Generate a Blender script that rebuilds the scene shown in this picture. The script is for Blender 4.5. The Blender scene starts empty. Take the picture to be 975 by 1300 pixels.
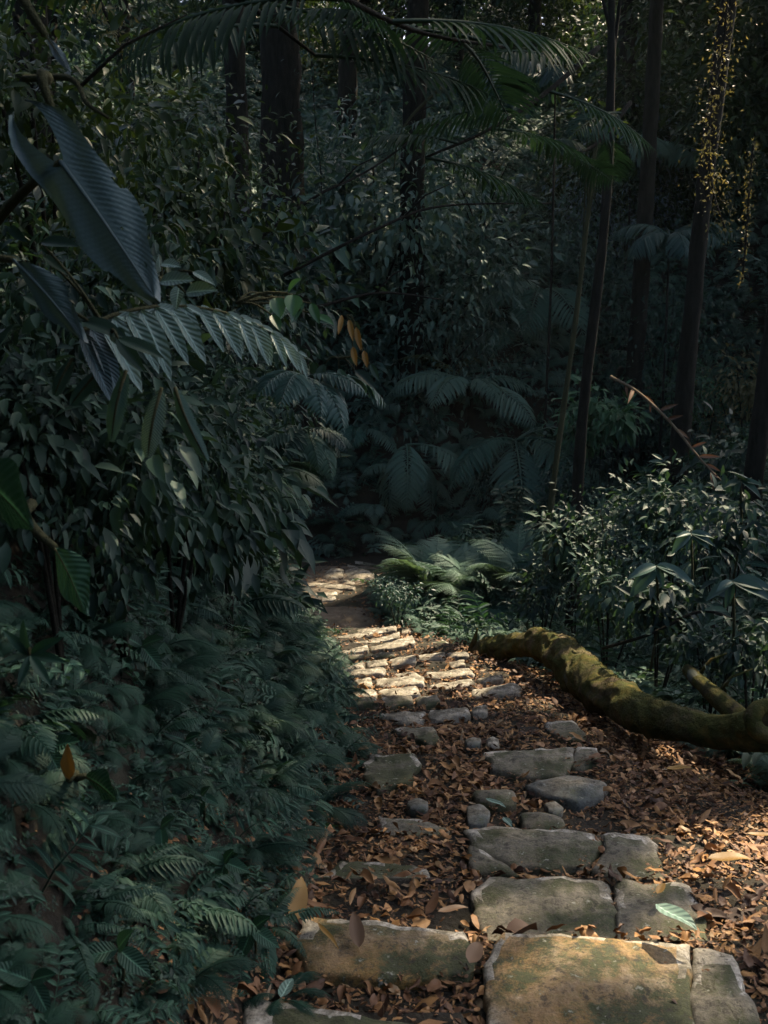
import bpy, math, random
import numpy as np
from mathutils import Vector, Matrix, Euler, noise as mnoise
R = math.radians
rng = np.random.default_rng(7)
random.seed(7)
scn = bpy.context.scene
COL = scn.collection

# ------------------------------------------------------------------ camera
PITCH = R(12.5); FPX = 1400.0
cam_d = bpy.data.cameras.new('camera'); cam = bpy.data.objects.new('camera', cam_d); COL.objects.link(cam)
cam_d.sensor_fit = 'VERTICAL'; cam_d.sensor_height = 36; cam_d.lens = 36 * FPX / 1300
cam.location = (0, 0, 0); cam.rotation_euler = (R(90) - PITCH, 0, 0)
cam_d.clip_end = 600; cam_d.clip_start = .05
cam_d.dof.use_dof = True; cam_d.dof.focus_distance = 7.0; cam_d.dof.aperture_fstop = 9
scn.camera = cam
# ------------------------------------------------------------------ world, sun, exposure
SUN = Vector((.42, .50, .76)).normalized()
sun_el = math.asin(SUN.z); sun_az = math.atan2(SUN.x, SUN.y)
w = bpy.data.worlds.new('World'); scn.world = w; w.use_nodes = True
nt = w.node_tree; bg = nt.nodes['Background']; sky = nt.nodes.new('ShaderNodeTexSky')
sky.sky_type = 'NISHITA'; sky.sun_disc = False; sky.sun_elevation = sun_el; sky.sun_rotation = sun_az
sky.air_density = .7; sky.dust_density = 4.; sky.ozone_density = .6
nt.links.new(sky.outputs[0], bg.inputs[0]); bg.inputs[1].default_value = 0.15
sl = bpy.data.lights.new('sun', 'SUN'); so = bpy.data.objects.new('sun', sl); COL.objects.link(so)
sl.energy = 5.0; sl.angle = R(.53); sl.color = (1, .83, .60)
so.rotation_euler = SUN.to_track_quat('Z', 'Y').to_euler(); so.location = SUN * 60
scn.view_settings.view_transform = 'Standard'; scn.view_settings.look = 'None'
scn.view_settings.exposure = 1.4; scn.view_settings.gamma = 1
cy = scn.cycles
cy.max_bounces = 5; cy.diffuse_bounces = 3; cy.glossy_bounces = 2; cy.transmission_bounces = 3
cy.transparent_max_bounces = 4; cy.use_denoising = True; cy.caustics_reflective = False; cy.caustics_refractive = False
cy.sample_clamp_indirect = 4

# ------------------------------------------------------------------ pixel -> world helpers (only to know where things stand)
CP, SP = math.cos(PITCH), math.sin(PITCH)
def ray(px, py):
    X = (px - 487.5) / FPX; V = (650 - py) / FPX
    return np.array([X, CP + V * SP, -SP + V * CP])
def at(px, py, Y):
    d = ray(px, py); return Vector(d * (Y / d[1]))
def on_z(px, py, z):
    d = ray(px, py); return Vector(d * (z / d[2]))
# slope profile of the stair: polyline of (Y, z)
PROF = [(-40, 7.99), (13.2, -4.352), (14.4, -4.42), (18.8, -5.12), (21, -5.25)]
def prof_hit(py):
    d = ray(487, py); k = d[2] / d[1]
    for (y0, z0), (y1, z1) in zip(PROF, PROF[1:]):
        m = (z1 - z0) / (y1 - y0)
        y = (z0 - m * y0) / (k - m)
        if y0 <= y <= y1: return y, k * y
    return 20.0, k * 20.0

# ------------------------------------------------------------------ geometry toolbox: geo = (V, F, UV, RN)
def geo(V, F, UV=None, RN=None):
    V = np.asarray(V, float); F = np.asarray(F, int)
    if UV is None: UV = np.zeros((len(V), 2))
    if RN is None: RN = np.full(len(V), .5)
    return V, F, np.asarray(UV, float), np.asarray(RN, float)
def join(gs):
    Vs, Fs, Us, Rs, n = [], [], [], [], 0
    for V, F, U, r in gs:
        Vs.append(V); Fs.append(F + n); Us.append(U); Rs.append(r); n += len(V)
    return np.concatenate(Vs), np.concatenate(Fs), np.concatenate(Us), np.concatenate(Rs)
def unit(a):
    a = np.asarray(a, float); return a / (np.linalg.norm(a, axis=-1, keepdims=True) + 1e-9)
def inst(g, P, D, N, S, rn=None, S2=None):
    """copies of g: x axis along D, z axis near N, scale S"""
    V, F, U, r = g
    P = np.atleast_2d(P).astype(float); n = len(P)
    D = unit(np.broadcast_to(np.atleast_2d(D), (n, 3))); N = np.broadcast_to(np.atleast_2d(N), (n, 3))
    Y = unit(np.cross(N, D)); Z = np.cross(D, Y)
    S = np.broadcast_to(np.asarray(S, float), (n,)); S2 = S if S2 is None else np.broadcast_to(np.asarray(S2, float), (n,))
    B = np.stack([D * S[:, None], Y * S2[:, None], Z * S[:, None]], 1)
    W = np.einsum('vk,nkc->nvc', V, B) + P[:, None]
    Fn = F[None] + (np.arange(n) * len(V))[:, None, None]
    if rn is None: rn = rng.random(n)
    rr = np.repeat(rn, len(V)) if np.ndim(rn) else np.full(n * len(V), rn)
    return W.reshape(-1, 3), Fn.reshape(-1, 3), np.tile(U, (n, 1)), rr
def mesh(name, g, mats):
    V, F, U, r = g
    m = bpy.data.meshes.new(name)
    m.vertices.add(len(V)); m.vertices.foreach_set('co', V.astype(np.float32).ravel())
    m.loops.add(len(F) * 3); m.loops.foreach_set('vertex_index', F.astype(np.int32).ravel())
    m.polygons.add(len(F)); m.polygons.foreach_set('loop_start', np.arange(0, len(F) * 3, 3, dtype=np.int32))
    m.polygons.foreach_set('use_smooth', np.ones(len(F), bool))
    m.update(calc_edges=True)
    uv = m.uv_layers.new(name='UVMap'); uv.data.foreach_set('uv', U[F.ravel()].astype(np.float32).ravel())
    a = m.attributes.new('rnd', 'FLOAT', 'POINT'); a.data.foreach_set('value', r.astype(np.float32))
    for mt in (mats if isinstance(mats, (list, tuple)) else [mats]): m.materials.append(mt)
    return m
def obj(name, data, parent=None, loc=None, rot=None, scale=None, link=True):
    o = bpy.data.objects.new(name, data)
    if link: COL.objects.link(o)
    if parent: o.parent = parent
    if loc is not None: o.location = loc
    if rot is not None: o.rotation_euler = rot
    if scale is not None: o.scale = (scale,) * 3 if np.isscalar(scale) else scale
    return o
def tag(o, label, cat, group=None):
    o['label'] = label; o['category'] = cat
    if group: o['group'] = group
    return o
def thing(name, label, cat, loc=(0, 0, 0), rz=0, group=None, scale=1):
    return tag(obj(name, None, loc=loc, rot=(0, 0, rz), scale=scale), label, cat, group)
def fbm(p, s=1.0, o=3, seed=0.0):
    v = 0; a = 1
    for i in range(o):
        v += a * mnoise.noise(Vector((p[0] * s + seed, p[1] * s - seed, p[2] * s + 3.1 * seed))); s *= 2.1; a *= .5
    return v

def leafg(L=1., W=.3, n=4, fold=.12, droop=.15, pw=.75, wav=0., m=1):
    """leaf blade along +x, 2*m+1 verts across"""
    V, U = [], []
    k = 2 * m + 1
    for i in range(n + 1):
        t = i / n
        wd = W * .5 * max(.02, math.sin(math.pi * min(1, t ** pw)) ** .8 if 0 < t < 1 else .02)
        for j in range(k):
            u = (j - m) / m
            V.append((L * t * (1 - .08 * droop), u * wd, abs(u) * wd * fold * 2 - droop * L * t * t + wav * math.sin(9 * t + 2 * u) * abs(u)))
            U.append((t, u * .5 + .5))
    F = []
    for i in range(n):
        for j in range(k - 1):
            a = i * k + j
            F += [(a, a + k, a + k + 1), (a, a + k + 1, a + 1)]
    return geo(V, F, U)
def tube(P, rad, k=7, seed=0., bump=0., cap=True, bs=2.2):
    P = [Vector(p) for p in P]; V, F, U = [], [], []
    up = Vector((.13, .21, 1)); n = len(P)
    for i, p in enumerate(P):
        d = (P[min(i + 1, n - 1)] - P[max(i - 1, 0)]).normalized()
        a = d.cross(up); a = a.normalized() if a.length > .05 else d.orthogonal().normalized()
        b = d.cross(a)
        for j in range(k):
            th = 2 * math.pi * j / k; r = rad[i] if not np.isscalar(rad) else rad
            q = a * math.cos(th) + b * math.sin(th)
            if bump: r *= 1 + bump * fbm(p * 1.0 + q * (r * 2.), bs, 4, seed)
            V.append(p + q * r); U.append((i / n, j / k))
    for i in range(n - 1):
        for j in range(k):
            a_, b_ = i * k + j, i * k + (j + 1) % k
            F += [(a_, b_, b_ + k), (a_, b_ + k, a_ + k)]
    if cap:
        for s, base in ((0, 0), (1, (n - 1) * k)):
            V.append(P[0] if s == 0 else P[-1]); U.append((s, 0)); c = len(V) - 1
            for j in range(k):
                t = (base + j, base + (j + 1) % k, c)
                F.append(t if s else t[::-1])
    return geo([tuple(v) for v in V], F, U)
def spline(pts, n):
    """catmull-rom through rows of numbers"""
    A = np.array([tuple(p) for p in pts], float); A = np.vstack([2 * A[0] - A[1], A, 2 * A[-1] - A[-2]])
    out = []
    for q in np.linspace(0, len(A) - 3 - 1e-6, n):
        i = int(q); t = q - i; a, b, c, d = A[i:i + 4]
        out.append(.5 * ((2 * b) + (-a + c) * t + (2 * a - 5 * b + 4 * c - d) * t * t + (-a + 3 * b - 3 * c + d) * t ** 3))
    return np.array(out)

# ------------------------------------------------------------------ materials
def nodes_of(name):
    m = bpy.data.materials.new(name); m.use_nodes = True
    N = m.node_tree.nodes; L = m.node_tree.links; return m, N, L, N['Principled BSDF'], N['Material Output']
def ramp(N, L, src, stops):
    r = N.new('ShaderNodeValToRGB'); el = r.color_ramp.elements
    while len(el) < len(stops): el.new(.5)
    for e, (p, c) in zip(el, stops): e.position = p; e.color = (*c, 1) if len(c) == 3 else c
    L.new(src, r.inputs[0]); return r.outputs[0]
def tex(N, L, scale, detail=4, rough=.55, coord='Object', kind='noise', dist=0., vec=None):
    if vec is None:
        tc = N.new('ShaderNodeTexCoord'); vec = tc.outputs[coord]
    t = N.new('ShaderNodeTexNoise' if kind == 'noise' else 'ShaderNodeTexVoronoi')
    t.inputs['Scale'].default_value = scale
    if kind == 'noise': t.inputs['Detail'].default_value = detail; t.inputs['Roughness'].default_value = rough; t.inputs['Distortion'].default_value = dist
    L.new(vec, t.inputs['Vector']); return t.outputs[0]
def mixc(N, L, f, a, b, mode='MIX'):
    m = N.new('ShaderNodeMix'); m.data_type = 'RGBA'; m.blend_type = mode
    for s, v in ((0, f), (6, a), (7, b)):
        if isinstance(v, (int, float)): m.inputs[s].default_value = v
        elif isinstance(v, tuple): m.inputs[s].default_value = (*v, 1)
        else: L.new(v, m.inputs[s])
    return m.outputs[2]
def math_(N, L, op, a, b=None, c=None):
    m = N.new('ShaderNodeMath'); m.operation = op
    for i, v in enumerate((a, b, c)):
        if v is None: continue
        if isinstance(v, (int, float)): m.inputs[i].default_value = v
        else: L.new(v, m.inputs[i])
    return m.outputs[0]
def bump(N, L, h, b, strength=.5, dist=.02):
    n = N.new('ShaderNodeBump'); n.inputs['Strength'].default_value = strength; n.inputs['Distance'].default_value = dist
    L.new(h, n.inputs['Height']); L.new(n.outputs[0], b.inputs['Normal']); return n
def leaf_mat(name, c0, c1, rough=.5, trans=.25, veins=0., tc=None, spec=.28, dead=0.):
    """c0..c1: darkest and lightest leaf colour of the species; random per leaf and per plant"""
    m, N, L, b, out = nodes_of(name)
    at_ = N.new('ShaderNodeAttribute'); at_.attribute_name = 'rnd'
    oi = N.new('ShaderNodeObjectInfo')
    f = math_(N, L, 'FRACT', math_(N, L, 'ADD', at_.outputs['Fac'], math_(N, L, 'MULTIPLY', oi.outputs['Random'], .7)))
    st = [(0, c0), (.7, tuple((x + y) / 2 for x, y in zip(c0, c1))), (1, c1)]
    if dead: st = [(0, c0), (.8, c1), (1 - dead, c1), (1 - dead + .01, (.22, .14, .05))]
    col = ramp(N, L, f, st)
    if veins:
        uv = N.new('ShaderNodeTexCoord'); sx = N.new('ShaderNodeSeparateXYZ'); L.new(uv.outputs['UV'], sx.inputs[0])
        side = math_(N, L, 'ABSOLUTE', math_(N, L, 'SUBTRACT', sx.outputs[1], .5))
        wv = math_(N, L, 'SINE', math_(N, L, 'MULTIPLY', math_(N, L, 'SUBTRACT', sx.outputs[0], math_(N, L, 'MULTIPLY', side, .35)), veins))
        mid = math_(N, L, 'SMOOTH_MIN', math_(N, L, 'MULTIPLY', side, 14.), 1., .3)
        h = math_(N, L, 'MULTIPLY', math_(N, L, 'ADD', wv, 1.), mid)
        bump(N, L, h, b, .35, .006)
        col = mixc(N, L, math_(N, L, 'SUBTRACT', 1., mid), col, tuple(min(1, x * 2.2 + .01) for x in c1))
    L.new(col, b.inputs['Base Color']); b.inputs['Roughness'].default_value = rough
    b.inputs['Specular IOR Level'].default_value = spec
    tr = N.new('ShaderNodeBsdfTranslucent'); hs = mixc(N, L, 1., col, tc or (1., 1., .45), 'MULTIPLY')
    L.new(hs, tr.inputs[0]); mx = N.new('ShaderNodeMixShader'); mx.inputs[0].default_value = trans
    L.new(b.outputs[0], mx.inputs[1]); L.new(tr.outputs[0], mx.inputs[2]); L.new(mx.outputs[0], out.inputs[0])
    return m
M = {}
M['fern'] = leaf_mat('fern_green', (.014, .046, .031), (.042, .105, .066), .6)
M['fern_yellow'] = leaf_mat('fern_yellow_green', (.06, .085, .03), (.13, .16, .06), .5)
M['herb'] = leaf_mat('herb_green', (.014, .045, .030), (.042, .108, .068), .5, veins=70)
M['bush'] = leaf_mat('bush_green', (.012, .032, .026), (.06, .118, .078), .55)
M['tree'] = leaf_mat('tree_green', (.022, .045, .02), (.06, .10, .035), .45, .35, tc=(1., .9, .35))
M['blue'] = leaf_mat('blue_green', (.05, .085, .095), (.10, .15, .165), .36, .12, veins=95)
M['taro'] = leaf_mat('large_leaf_blue_green', (.06, .10, .105), (.085, .135, .14), .45, .10, veins=0)
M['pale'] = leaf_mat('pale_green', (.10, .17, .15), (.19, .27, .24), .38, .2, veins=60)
M['feather'] = leaf_mat('dark_feathery_green', (.018, .045, .03), (.032, .07, .046), .65, .4)
M['palm'] = leaf_mat('palm_green', (.028, .068, .056), (.068, .135, .112), .42)
M['bright'] = leaf_mat('fresh_green', (.045, .12, .06), (.09, .20, .10), .42, .3)
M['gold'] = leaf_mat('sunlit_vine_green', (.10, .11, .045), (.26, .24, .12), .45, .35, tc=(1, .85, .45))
M['fern_lit'] = leaf_mat('fern_pale_green', (.06, .135, .095), (.15, .24, .175), .6)  # lightened copy of the fern green, painted for light missing on far slopes
M['bush_lit'] = leaf_mat('bush_pale_green', (.045, .10, .075), (.13, .20, .15), .6)  # bush green raised in tone to paint in brightness the slope lacks
M['dead'] = leaf_mat('dry_leaf', (.07, .042, .026), (.24, .15, .085), .6, .12, tc=(1, .6, .3))
M['ochre'] = leaf_mat('ochre_leaf', (.22, .13, .035), (.34, .2, .05), .5, .2, tc=(1, .7, .3))
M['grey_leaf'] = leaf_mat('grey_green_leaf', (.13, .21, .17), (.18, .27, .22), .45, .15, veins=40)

def litter_mat():
    m, N, L, b, out = nodes_of('dry_leaf_litter')
    a = N.new('ShaderNodeAttribute'); a.attribute_name = 'rnd'; oi = N.new('ShaderNodeObjectInfo')
    f = oi.outputs['Random']
    col = ramp(N, L, f, [(0, (.035, .018, .011)), (.25, (.13, .062, .028)), (.55, (.27, .135, .055)), (.8, (.38, .215, .09)), (.93, (.42, .22, .07)), (1, (.40, .30, .18))])
    n = tex(N, L, 30, 3); col = mixc(N, L, math_(N, L, 'MULTIPLY', n, .55), col, (.05, .025, .015))
    L.new(col, b.inputs['Base Color']); b.inputs['Roughness'].default_value = .62; b.inputs['Specular IOR Level'].default_value = .3
    return m
M['litter'] = litter_mat()
def stone_mat(name, stain, amount, moss, pale=(.34, .31, .24)):
    m, N, L, b, out = nodes_of(name)
    tc = N.new('ShaderNodeTexCoord'); v = tc.outputs['Object']
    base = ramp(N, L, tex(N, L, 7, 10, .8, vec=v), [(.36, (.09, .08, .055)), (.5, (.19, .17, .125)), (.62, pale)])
    n2 = tex(N, L, 2.7, 4, .6, vec=v)
    c = mixc(N, L, ramp(N, L, n2, [(.5 - amount * .25, (0, 0, 0)), (.62, (1, 1, 1))]), base, stain)
    mo = ramp(N, L, tex(N, L, 5.5, 10, .78, vec=v), [(.60 - moss * .25, (0, 0, 0)), (.70 - moss * .2, (1, 1, 1))])
    c = mixc(N, L, mo, c, (.045, .052, .018))
    gr = ramp(N, L, tex(N, L, 45, 8, .8, vec=v), [(.35, (.45, .45, .45)), (.5, (1, 1, 1)), (.65, (1.35, 1.35, 1.3))])
    c = mixc(N, L, 1., c, gr, 'MULTIPLY')
    sp = ramp(N, L, tex(N, L, 34, 6, .75, vec=v), [(.38, (1, 1, 1)), (.45, (0, 0, 0))])
    c = mixc(N, L, math_(N, L, 'MULTIPLY', sp, .8), c, (.035, .032, .022))
    li = ramp(N, L, tex(N, L, 22, 4, .7, vec=v), [(.64, (0, 0, 0)), (.70, (1, 1, 1))])
    c = mixc(N, L, math_(N, L, 'MULTIPLY', li, .5), c, (.55, .54, .46))
    L.new(c, b.inputs['Base Color']); b.inputs['Roughness'].default_value = .82
    h = mixc(N, L, .5, tex(N, L, 14, 8, .75, vec=v), tex(N, L, 70, 4, .7, vec=v)); bump(N, L, h, b, .8, .014)
    return m
M['lit_edge'] = stone_mat('lit_pale_stone_edge', (.40, .36, .28), .2, .12, (.62, .58, .50))  # pale tone painted for the light caught along the rounded far edge
M['stone'] = stone_mat('mossy_grey_stone', (.15, .125, .075), .4, .6, (.33, .29, .215))
M['stone_far'] = stone_mat('pale_worn_stone', (.30, .26, .19), .4, .12, (.74, .70, .60))  # paleness raised to put sun brightness into the far steps
M['stone_ochre'] = stone_mat('ochre_stained_stone', (.44, .23, .055), .75, .7, (.46, .43, .34))
M['stone_dark'] = stone_mat('dark_blue_grey_stone', (.09, .10, .09), .3, .2, (.19, .205, .19))
M['stone_moss'] = stone_mat('moss_covered_stone', (.13, .12, .05), .5, .9, (.2, .19, .12))
def soil_mat():
    m, N, L, b, out = nodes_of('forest_soil')
    c = ramp(N, L, tex(N, L, 9, 8, .7), [(.3, (.010, .009, .005)), (.5, (.022, .018, .009)), (.7, (.048, .034, .016))])
    c2 = ramp(N, L, tex(N, L, 1.3, 4), [(.45, (0, 0, 0)), (.6, (1, 1, 1))])
    c = mixc(N, L, math_(N, L, 'MULTIPLY', c2, .4), c, (.03, .035, .014))
    L.new(c, b.inputs['Base Color']); b.inputs['Roughness'].default_value = .95
    bump(N, L, tex(N, L, 25, 8, .7), b, 1., .03); return m
M['soil'] = soil_mat()
def sand_mat():
    m, N, L, b, out = nodes_of('trodden_earth')
    c = ramp(N, L, tex(N, L, 5, 8, .7), [(.3, (.07, .055, .038)), (.5, (.16, .125, .085)), (.7, (.26, .21, .15))])
    L.new(c, b.inputs['Base Color']); b.inputs['Roughness'].default_value = .9
    bump(N, L, tex(N, L, 14, 8, .75), b, .9, .03); return m
M['earth'] = sand_mat()
def bark_mat(name, c0, c1, moss, scale=1.):
    m, N, L, b, out = nodes_of(name)
    tc = N.new('ShaderNodeTexCoord'); mp = N.new('ShaderNodeMapping'); mp.inputs['Scale'].default_value = (1, 1, .25)
    L.new(tc.outputs['Object'], mp.inputs[0])
    n = tex(N, L, 14 * scale, 8, .7, vec=mp.outputs[0])
    c = ramp(N, L, n, [(.3, c0), (.65, c1)])
    if moss:
        k = ramp(N, L, tex(N, L, 3.5, 8, .72, vec=tc.outputs['Object'], dist=.6), [(.55 - moss * .3, (0, 0, 0)), (.66 - moss * .22, (1, 1, 1))])
        g = ramp(N, L, tex(N, L, 11, 5, .6, vec=tc.outputs['Object']), [(.3, (.035, .045, .012)), (.5, (.075, .078, .022)), (.65, (.14, .11, .03)), (.8, (.22, .15, .035))])
        c = mixc(N, L, k, c, g)
        li = ramp(N, L, tex(N, L, 5, 3, .5, vec=tc.outputs['Object']), [(.66, (0, 0, 0)), (.7, (1, 1, 1))])
        c = mixc(N, L, math_(N, L, 'MULTIPLY', li, .6), c, (.13, .16, .15))
    L.new(c, b.inputs['Base Color']); b.inputs['Roughness'].default_value = .95; b.inputs['Specular IOR Level'].default_value = .12
    bump(N, L, mixc(N, L, .5, n, tex(N, L, 60, 6, .7, vec=tc.outputs['Object'])), b, 1., .03); return m
M['bark'] = bark_mat('dark_bark', (.010, .010, .007), (.034, .032, .024), 0)
M['bark_moss'] = bark_mat('mossy_bark', (.02, .016, .01), (.09, .07, .045), .6)
M['log'] = bark_mat('mossy_log_bark', (.03, .024, .014), (.17, .13, .08), .62)
M['stem'] = bark_mat('green_brown_stem', (.03, .035, .018), (.08, .08, .04), 0)
M['dry_stem'] = bark_mat('dry_stem', (.10, .075, .045), (.22, .17, .11), 0)
m, N_, L_, b_, o_ = nodes_of('moss_fuzz'); M['moss'] = m
c_ = ramp(N_, L_, tex(N_, L_, 7, 4), [(.3, (.04, .05, .013)), (.5, (.075, .08, .022)), (.7, (.17, .13, .03))])
L_.new(c_, b_.inputs['Base Color']); b_.inputs['Roughness'].default_value = .9

# ------------------------------------------------------------------ stones of the stairway, as outlines; row -> (material, [outlines])
ST = [
 ('stone_moss', [[(312,1267),(380,1274),(450,1285),(560,1303),(600,1330),(560,1400),(300,1400)]]),
 ('stone_ochre', [[(385,1163),(470,1170),(588,1182),(600,1205),(588,1236),(480,1240),(400,1235),(372,1190)],
   [(640,1185),(700,1185),(760,1190),(876,1198),(876,1300),(882,1370),(640,1380),(618,1300),(620,1225),(630,1200)],
   [(882,1201),(930,1206),(950,1260),(985,1370),(888,1375),(883,1290)]]),
 ('stone', [[(430,1093),(500,1095),(545,1105),(554,1135),(520,1150),(430,1145),(415,1115)],
   [(620,1113),(700,1112),(772,1117),(779,1150),(776,1200),(620,1200),(605,1165),(603,1130)],
   [(783,1117),(870,1120),(884,1135),(904,1212),(784,1206),(783,1160)]]),
 ('stone', [[(480,1035),(520,1040),(572,1050),(560,1066),(520,1073),(485,1066)],
   [(590,1050),(690,1050),(755,1056),(764,1066),(744,1099),(690,1101),(650,1096),(600,1074)],
   [(594,1072),(640,1092),(655,1108),(600,1105)],
   [(766,1060),(820,1058),(833,1068),(842,1112),(790,1117),(750,1103),(768,1078)]]),
 ('stone', [[(617,954),(680,951),(727,947),(729,960),(716,985),(660,984),(625,975)],
   [(731,948),(757,948),(760,963),(735,975),(727,970)],
   [(470,957),(525,957),(532,968),(520,990),(480,1000),(460,985)]]),
 ('stone', [[(688,915),(728,912),(745,930),(740,942),(712,938),(697,925)],
   [(495,925),(515,922),(550,923),(556,935),(545,943),(520,936)]]),
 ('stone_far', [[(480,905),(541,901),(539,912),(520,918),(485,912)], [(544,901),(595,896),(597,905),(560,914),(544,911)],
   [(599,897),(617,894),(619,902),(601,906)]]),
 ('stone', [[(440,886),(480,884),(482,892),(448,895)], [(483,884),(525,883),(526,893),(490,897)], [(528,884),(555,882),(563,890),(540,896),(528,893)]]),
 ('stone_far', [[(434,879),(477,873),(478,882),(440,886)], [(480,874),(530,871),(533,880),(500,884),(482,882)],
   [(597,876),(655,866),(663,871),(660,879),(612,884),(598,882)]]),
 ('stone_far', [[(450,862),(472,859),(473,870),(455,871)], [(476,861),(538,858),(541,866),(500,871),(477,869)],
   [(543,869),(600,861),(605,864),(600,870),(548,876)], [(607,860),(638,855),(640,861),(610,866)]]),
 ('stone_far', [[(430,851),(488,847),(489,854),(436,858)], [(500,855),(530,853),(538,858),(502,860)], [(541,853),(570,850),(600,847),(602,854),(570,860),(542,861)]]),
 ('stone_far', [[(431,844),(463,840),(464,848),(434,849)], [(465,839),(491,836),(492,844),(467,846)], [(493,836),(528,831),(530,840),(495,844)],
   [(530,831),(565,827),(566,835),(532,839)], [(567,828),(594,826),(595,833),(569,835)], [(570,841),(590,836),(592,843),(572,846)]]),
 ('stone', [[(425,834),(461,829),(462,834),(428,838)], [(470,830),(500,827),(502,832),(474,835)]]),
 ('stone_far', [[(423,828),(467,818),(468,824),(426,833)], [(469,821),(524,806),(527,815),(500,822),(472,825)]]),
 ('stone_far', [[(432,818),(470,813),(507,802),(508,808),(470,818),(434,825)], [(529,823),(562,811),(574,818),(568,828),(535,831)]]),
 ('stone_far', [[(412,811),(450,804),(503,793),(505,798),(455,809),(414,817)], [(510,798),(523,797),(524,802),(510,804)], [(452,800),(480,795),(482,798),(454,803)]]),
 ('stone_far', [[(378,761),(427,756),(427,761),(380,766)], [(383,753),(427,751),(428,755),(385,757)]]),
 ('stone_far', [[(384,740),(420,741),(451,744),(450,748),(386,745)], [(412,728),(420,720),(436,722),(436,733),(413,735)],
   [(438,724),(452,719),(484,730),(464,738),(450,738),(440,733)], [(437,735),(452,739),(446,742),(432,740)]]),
 ('stone', [[(440,716),(495,726),(494,730),(440,720)], [(450,711),(495,719),(496,723),(451,715)], [(552,722),(590,730),(590,734),(552,726)], [(560,716),(597,725),(597,729),(560,720)]]),
]
NOSE = []
for mt, polys in ST:
    py = np.mean([min(p[1] for p in P) for P in polys[:3]]); y, z = prof_hit(py); NOSE.append((y, z))
nose_y = np.array([n[0] for n in NOSE]); nose_z = np.array([n[1] for n in NOSE])
o_ = np.argsort(nose_y); NY, NZ = nose_y[o_], nose_z[o_]

# ------------------------------------------------------------------ terrain
def lerp_tab(tab):
    a = np.array(tab, float); return lambda y: np.interp(y, a[:, 0], a[:, 1])
XL = lerp_tab([(-5, -.6), (2, -.45), (3.5, -.30), (7, -.30), (10, -.68), (13, -1.15), (16, -2.0), (18, -2.1), (20, -2.2)])
XR = lerp_tab([(-5, 1.4), (3.5, 1.35), (7, 1.15), (10, .95), (12, .5), (14, -.1), (15.5, -.2), (16.5, .1), (18, 1.6), (20, 3.0)])
def path_z(y):
    y = np.asarray(y, float)
    base = np.interp(y, [p[0] for p in PROF], [p[1] for p in PROF])
    i = np.clip(np.searchsorted(NY, y), 0, len(NY) - 1)
    z = np.where(y < NY[-1], NZ[i], base)
    z = np.where(y < NY[0] - .9, base, z)
    return z
def ground(x, y, fine=True):
    x = np.asarray(x, float); y = np.asarray(y, float)
    base = np.interp(y, [p[0] for p in PROF] , [p[1] for p in PROF])
    pz = path_z(y); pz = np.where((x > .2) & (y > 1.9) & (y < 2.6), NZ[1], pz)
    k = np.clip((x - XR(y)) / .5, 0, 1) + np.clip((XL(y) - x) / .3, 0, 1)
    z = pz * (1 - np.clip(k, 0, 1)) + (base - .12) * np.clip(k, 0, 1) - .022
    dl = np.clip(XL(y) + .05 - x, 0, None)
    z = z + np.where(dl < 1.7, 1.75 * dl ** 1.1 / 1.0, 1.75 * 1.7 ** 1.1 + .45 * (dl - 1.7)) * np.interp(y, [-6, 0, 2, 14, 22], [.3, .6, 1, 1, .35])
    dr = np.clip(x - XR(y) - .1, 0, None)
    z = z - .10 * np.clip(dr, 0, 1.5) + (.5 * np.clip(dr - 1.7, 0, 6) + .3 * np.clip(dr - 7.7, 0, 10)) * np.interp(y, [0, 6, 10], [.5, .8, 1]) + .1 * np.clip(dr - 14, 0, None)
    # clearing the spur between the path and its turn
    z = z + .5 * np.exp(-(((x - 1.1) / .9) ** 2 + ((y - 15.3) / 1.5) ** 2))
    far = np.clip(y - 19.7 - .02 * x * x, 0, None)
    z = z + 1.35 * np.clip(far, 0, 3.6) + .5 * np.clip(far - 3.6, 0, 14) + .05 * np.clip(far - 17.6, 0, None)
    if fine:
        off = np.clip(dl + dr, 0, 1)
        z = z + (.10 * np.sin(x * 2.3 + 1.7 * np.sin(y * 1.1)) * np.cos(y * 1.9 + x) + .03 * np.sin(7 * x + 3 * y) * np.sin(6 * y - 2 * x)) * off
    return z
def hit(px, py, lift=0.):
    d = ray(px, py); d = d / d[1]
    ys = np.concatenate([np.arange(.7, 25, .02), np.arange(25, 60, .2)])
    zz = ground(ys * d[0], ys) + lift
    k = np.nonzero(d[2] * ys < zz)[0]
    y = ys[k[0]] if len(k) else 40.
    return Vector((d[0] * y, y, float(ground(d[0] * y, y))))
def build_ground():
    xs = np.unique(np.round(np.concatenate([np.linspace(-150, -12, 24), np.linspace(-12, -2.5, 50), np.linspace(-2.5, 3, 111), np.linspace(3, 14, 60), np.linspace(14, 150, 24)]), 4))
    ys = np.unique(np.round(np.concatenate([np.linspace(-60, -6, 14), np.linspace(-6, 2, 30), np.linspace(2, 8, 190), np.linspace(8, 20, 260), np.linspace(20, 45, 70), np.linspace(45, 260, 30)]), 4))
    X, Y = np.meshgrid(xs, ys); Z = ground(X, Y)
    V = np.stack([X.ravel(), Y.ravel(), Z.ravel()], 1)
    nx, ny = len(xs), len(ys)
    i = (np.arange(ny - 1)[:, None] * nx + np.arange(nx - 1)[None]).ravel()
    F = np.concatenate([np.stack([i, i + 1, i + nx + 1], 1), np.stack([i, i + nx + 1, i + nx], 1)])
    o = obj('ground', mesh('ground', geo(V, F), M['soil'])); o['kind'] = 'structure'
build_ground()

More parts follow.
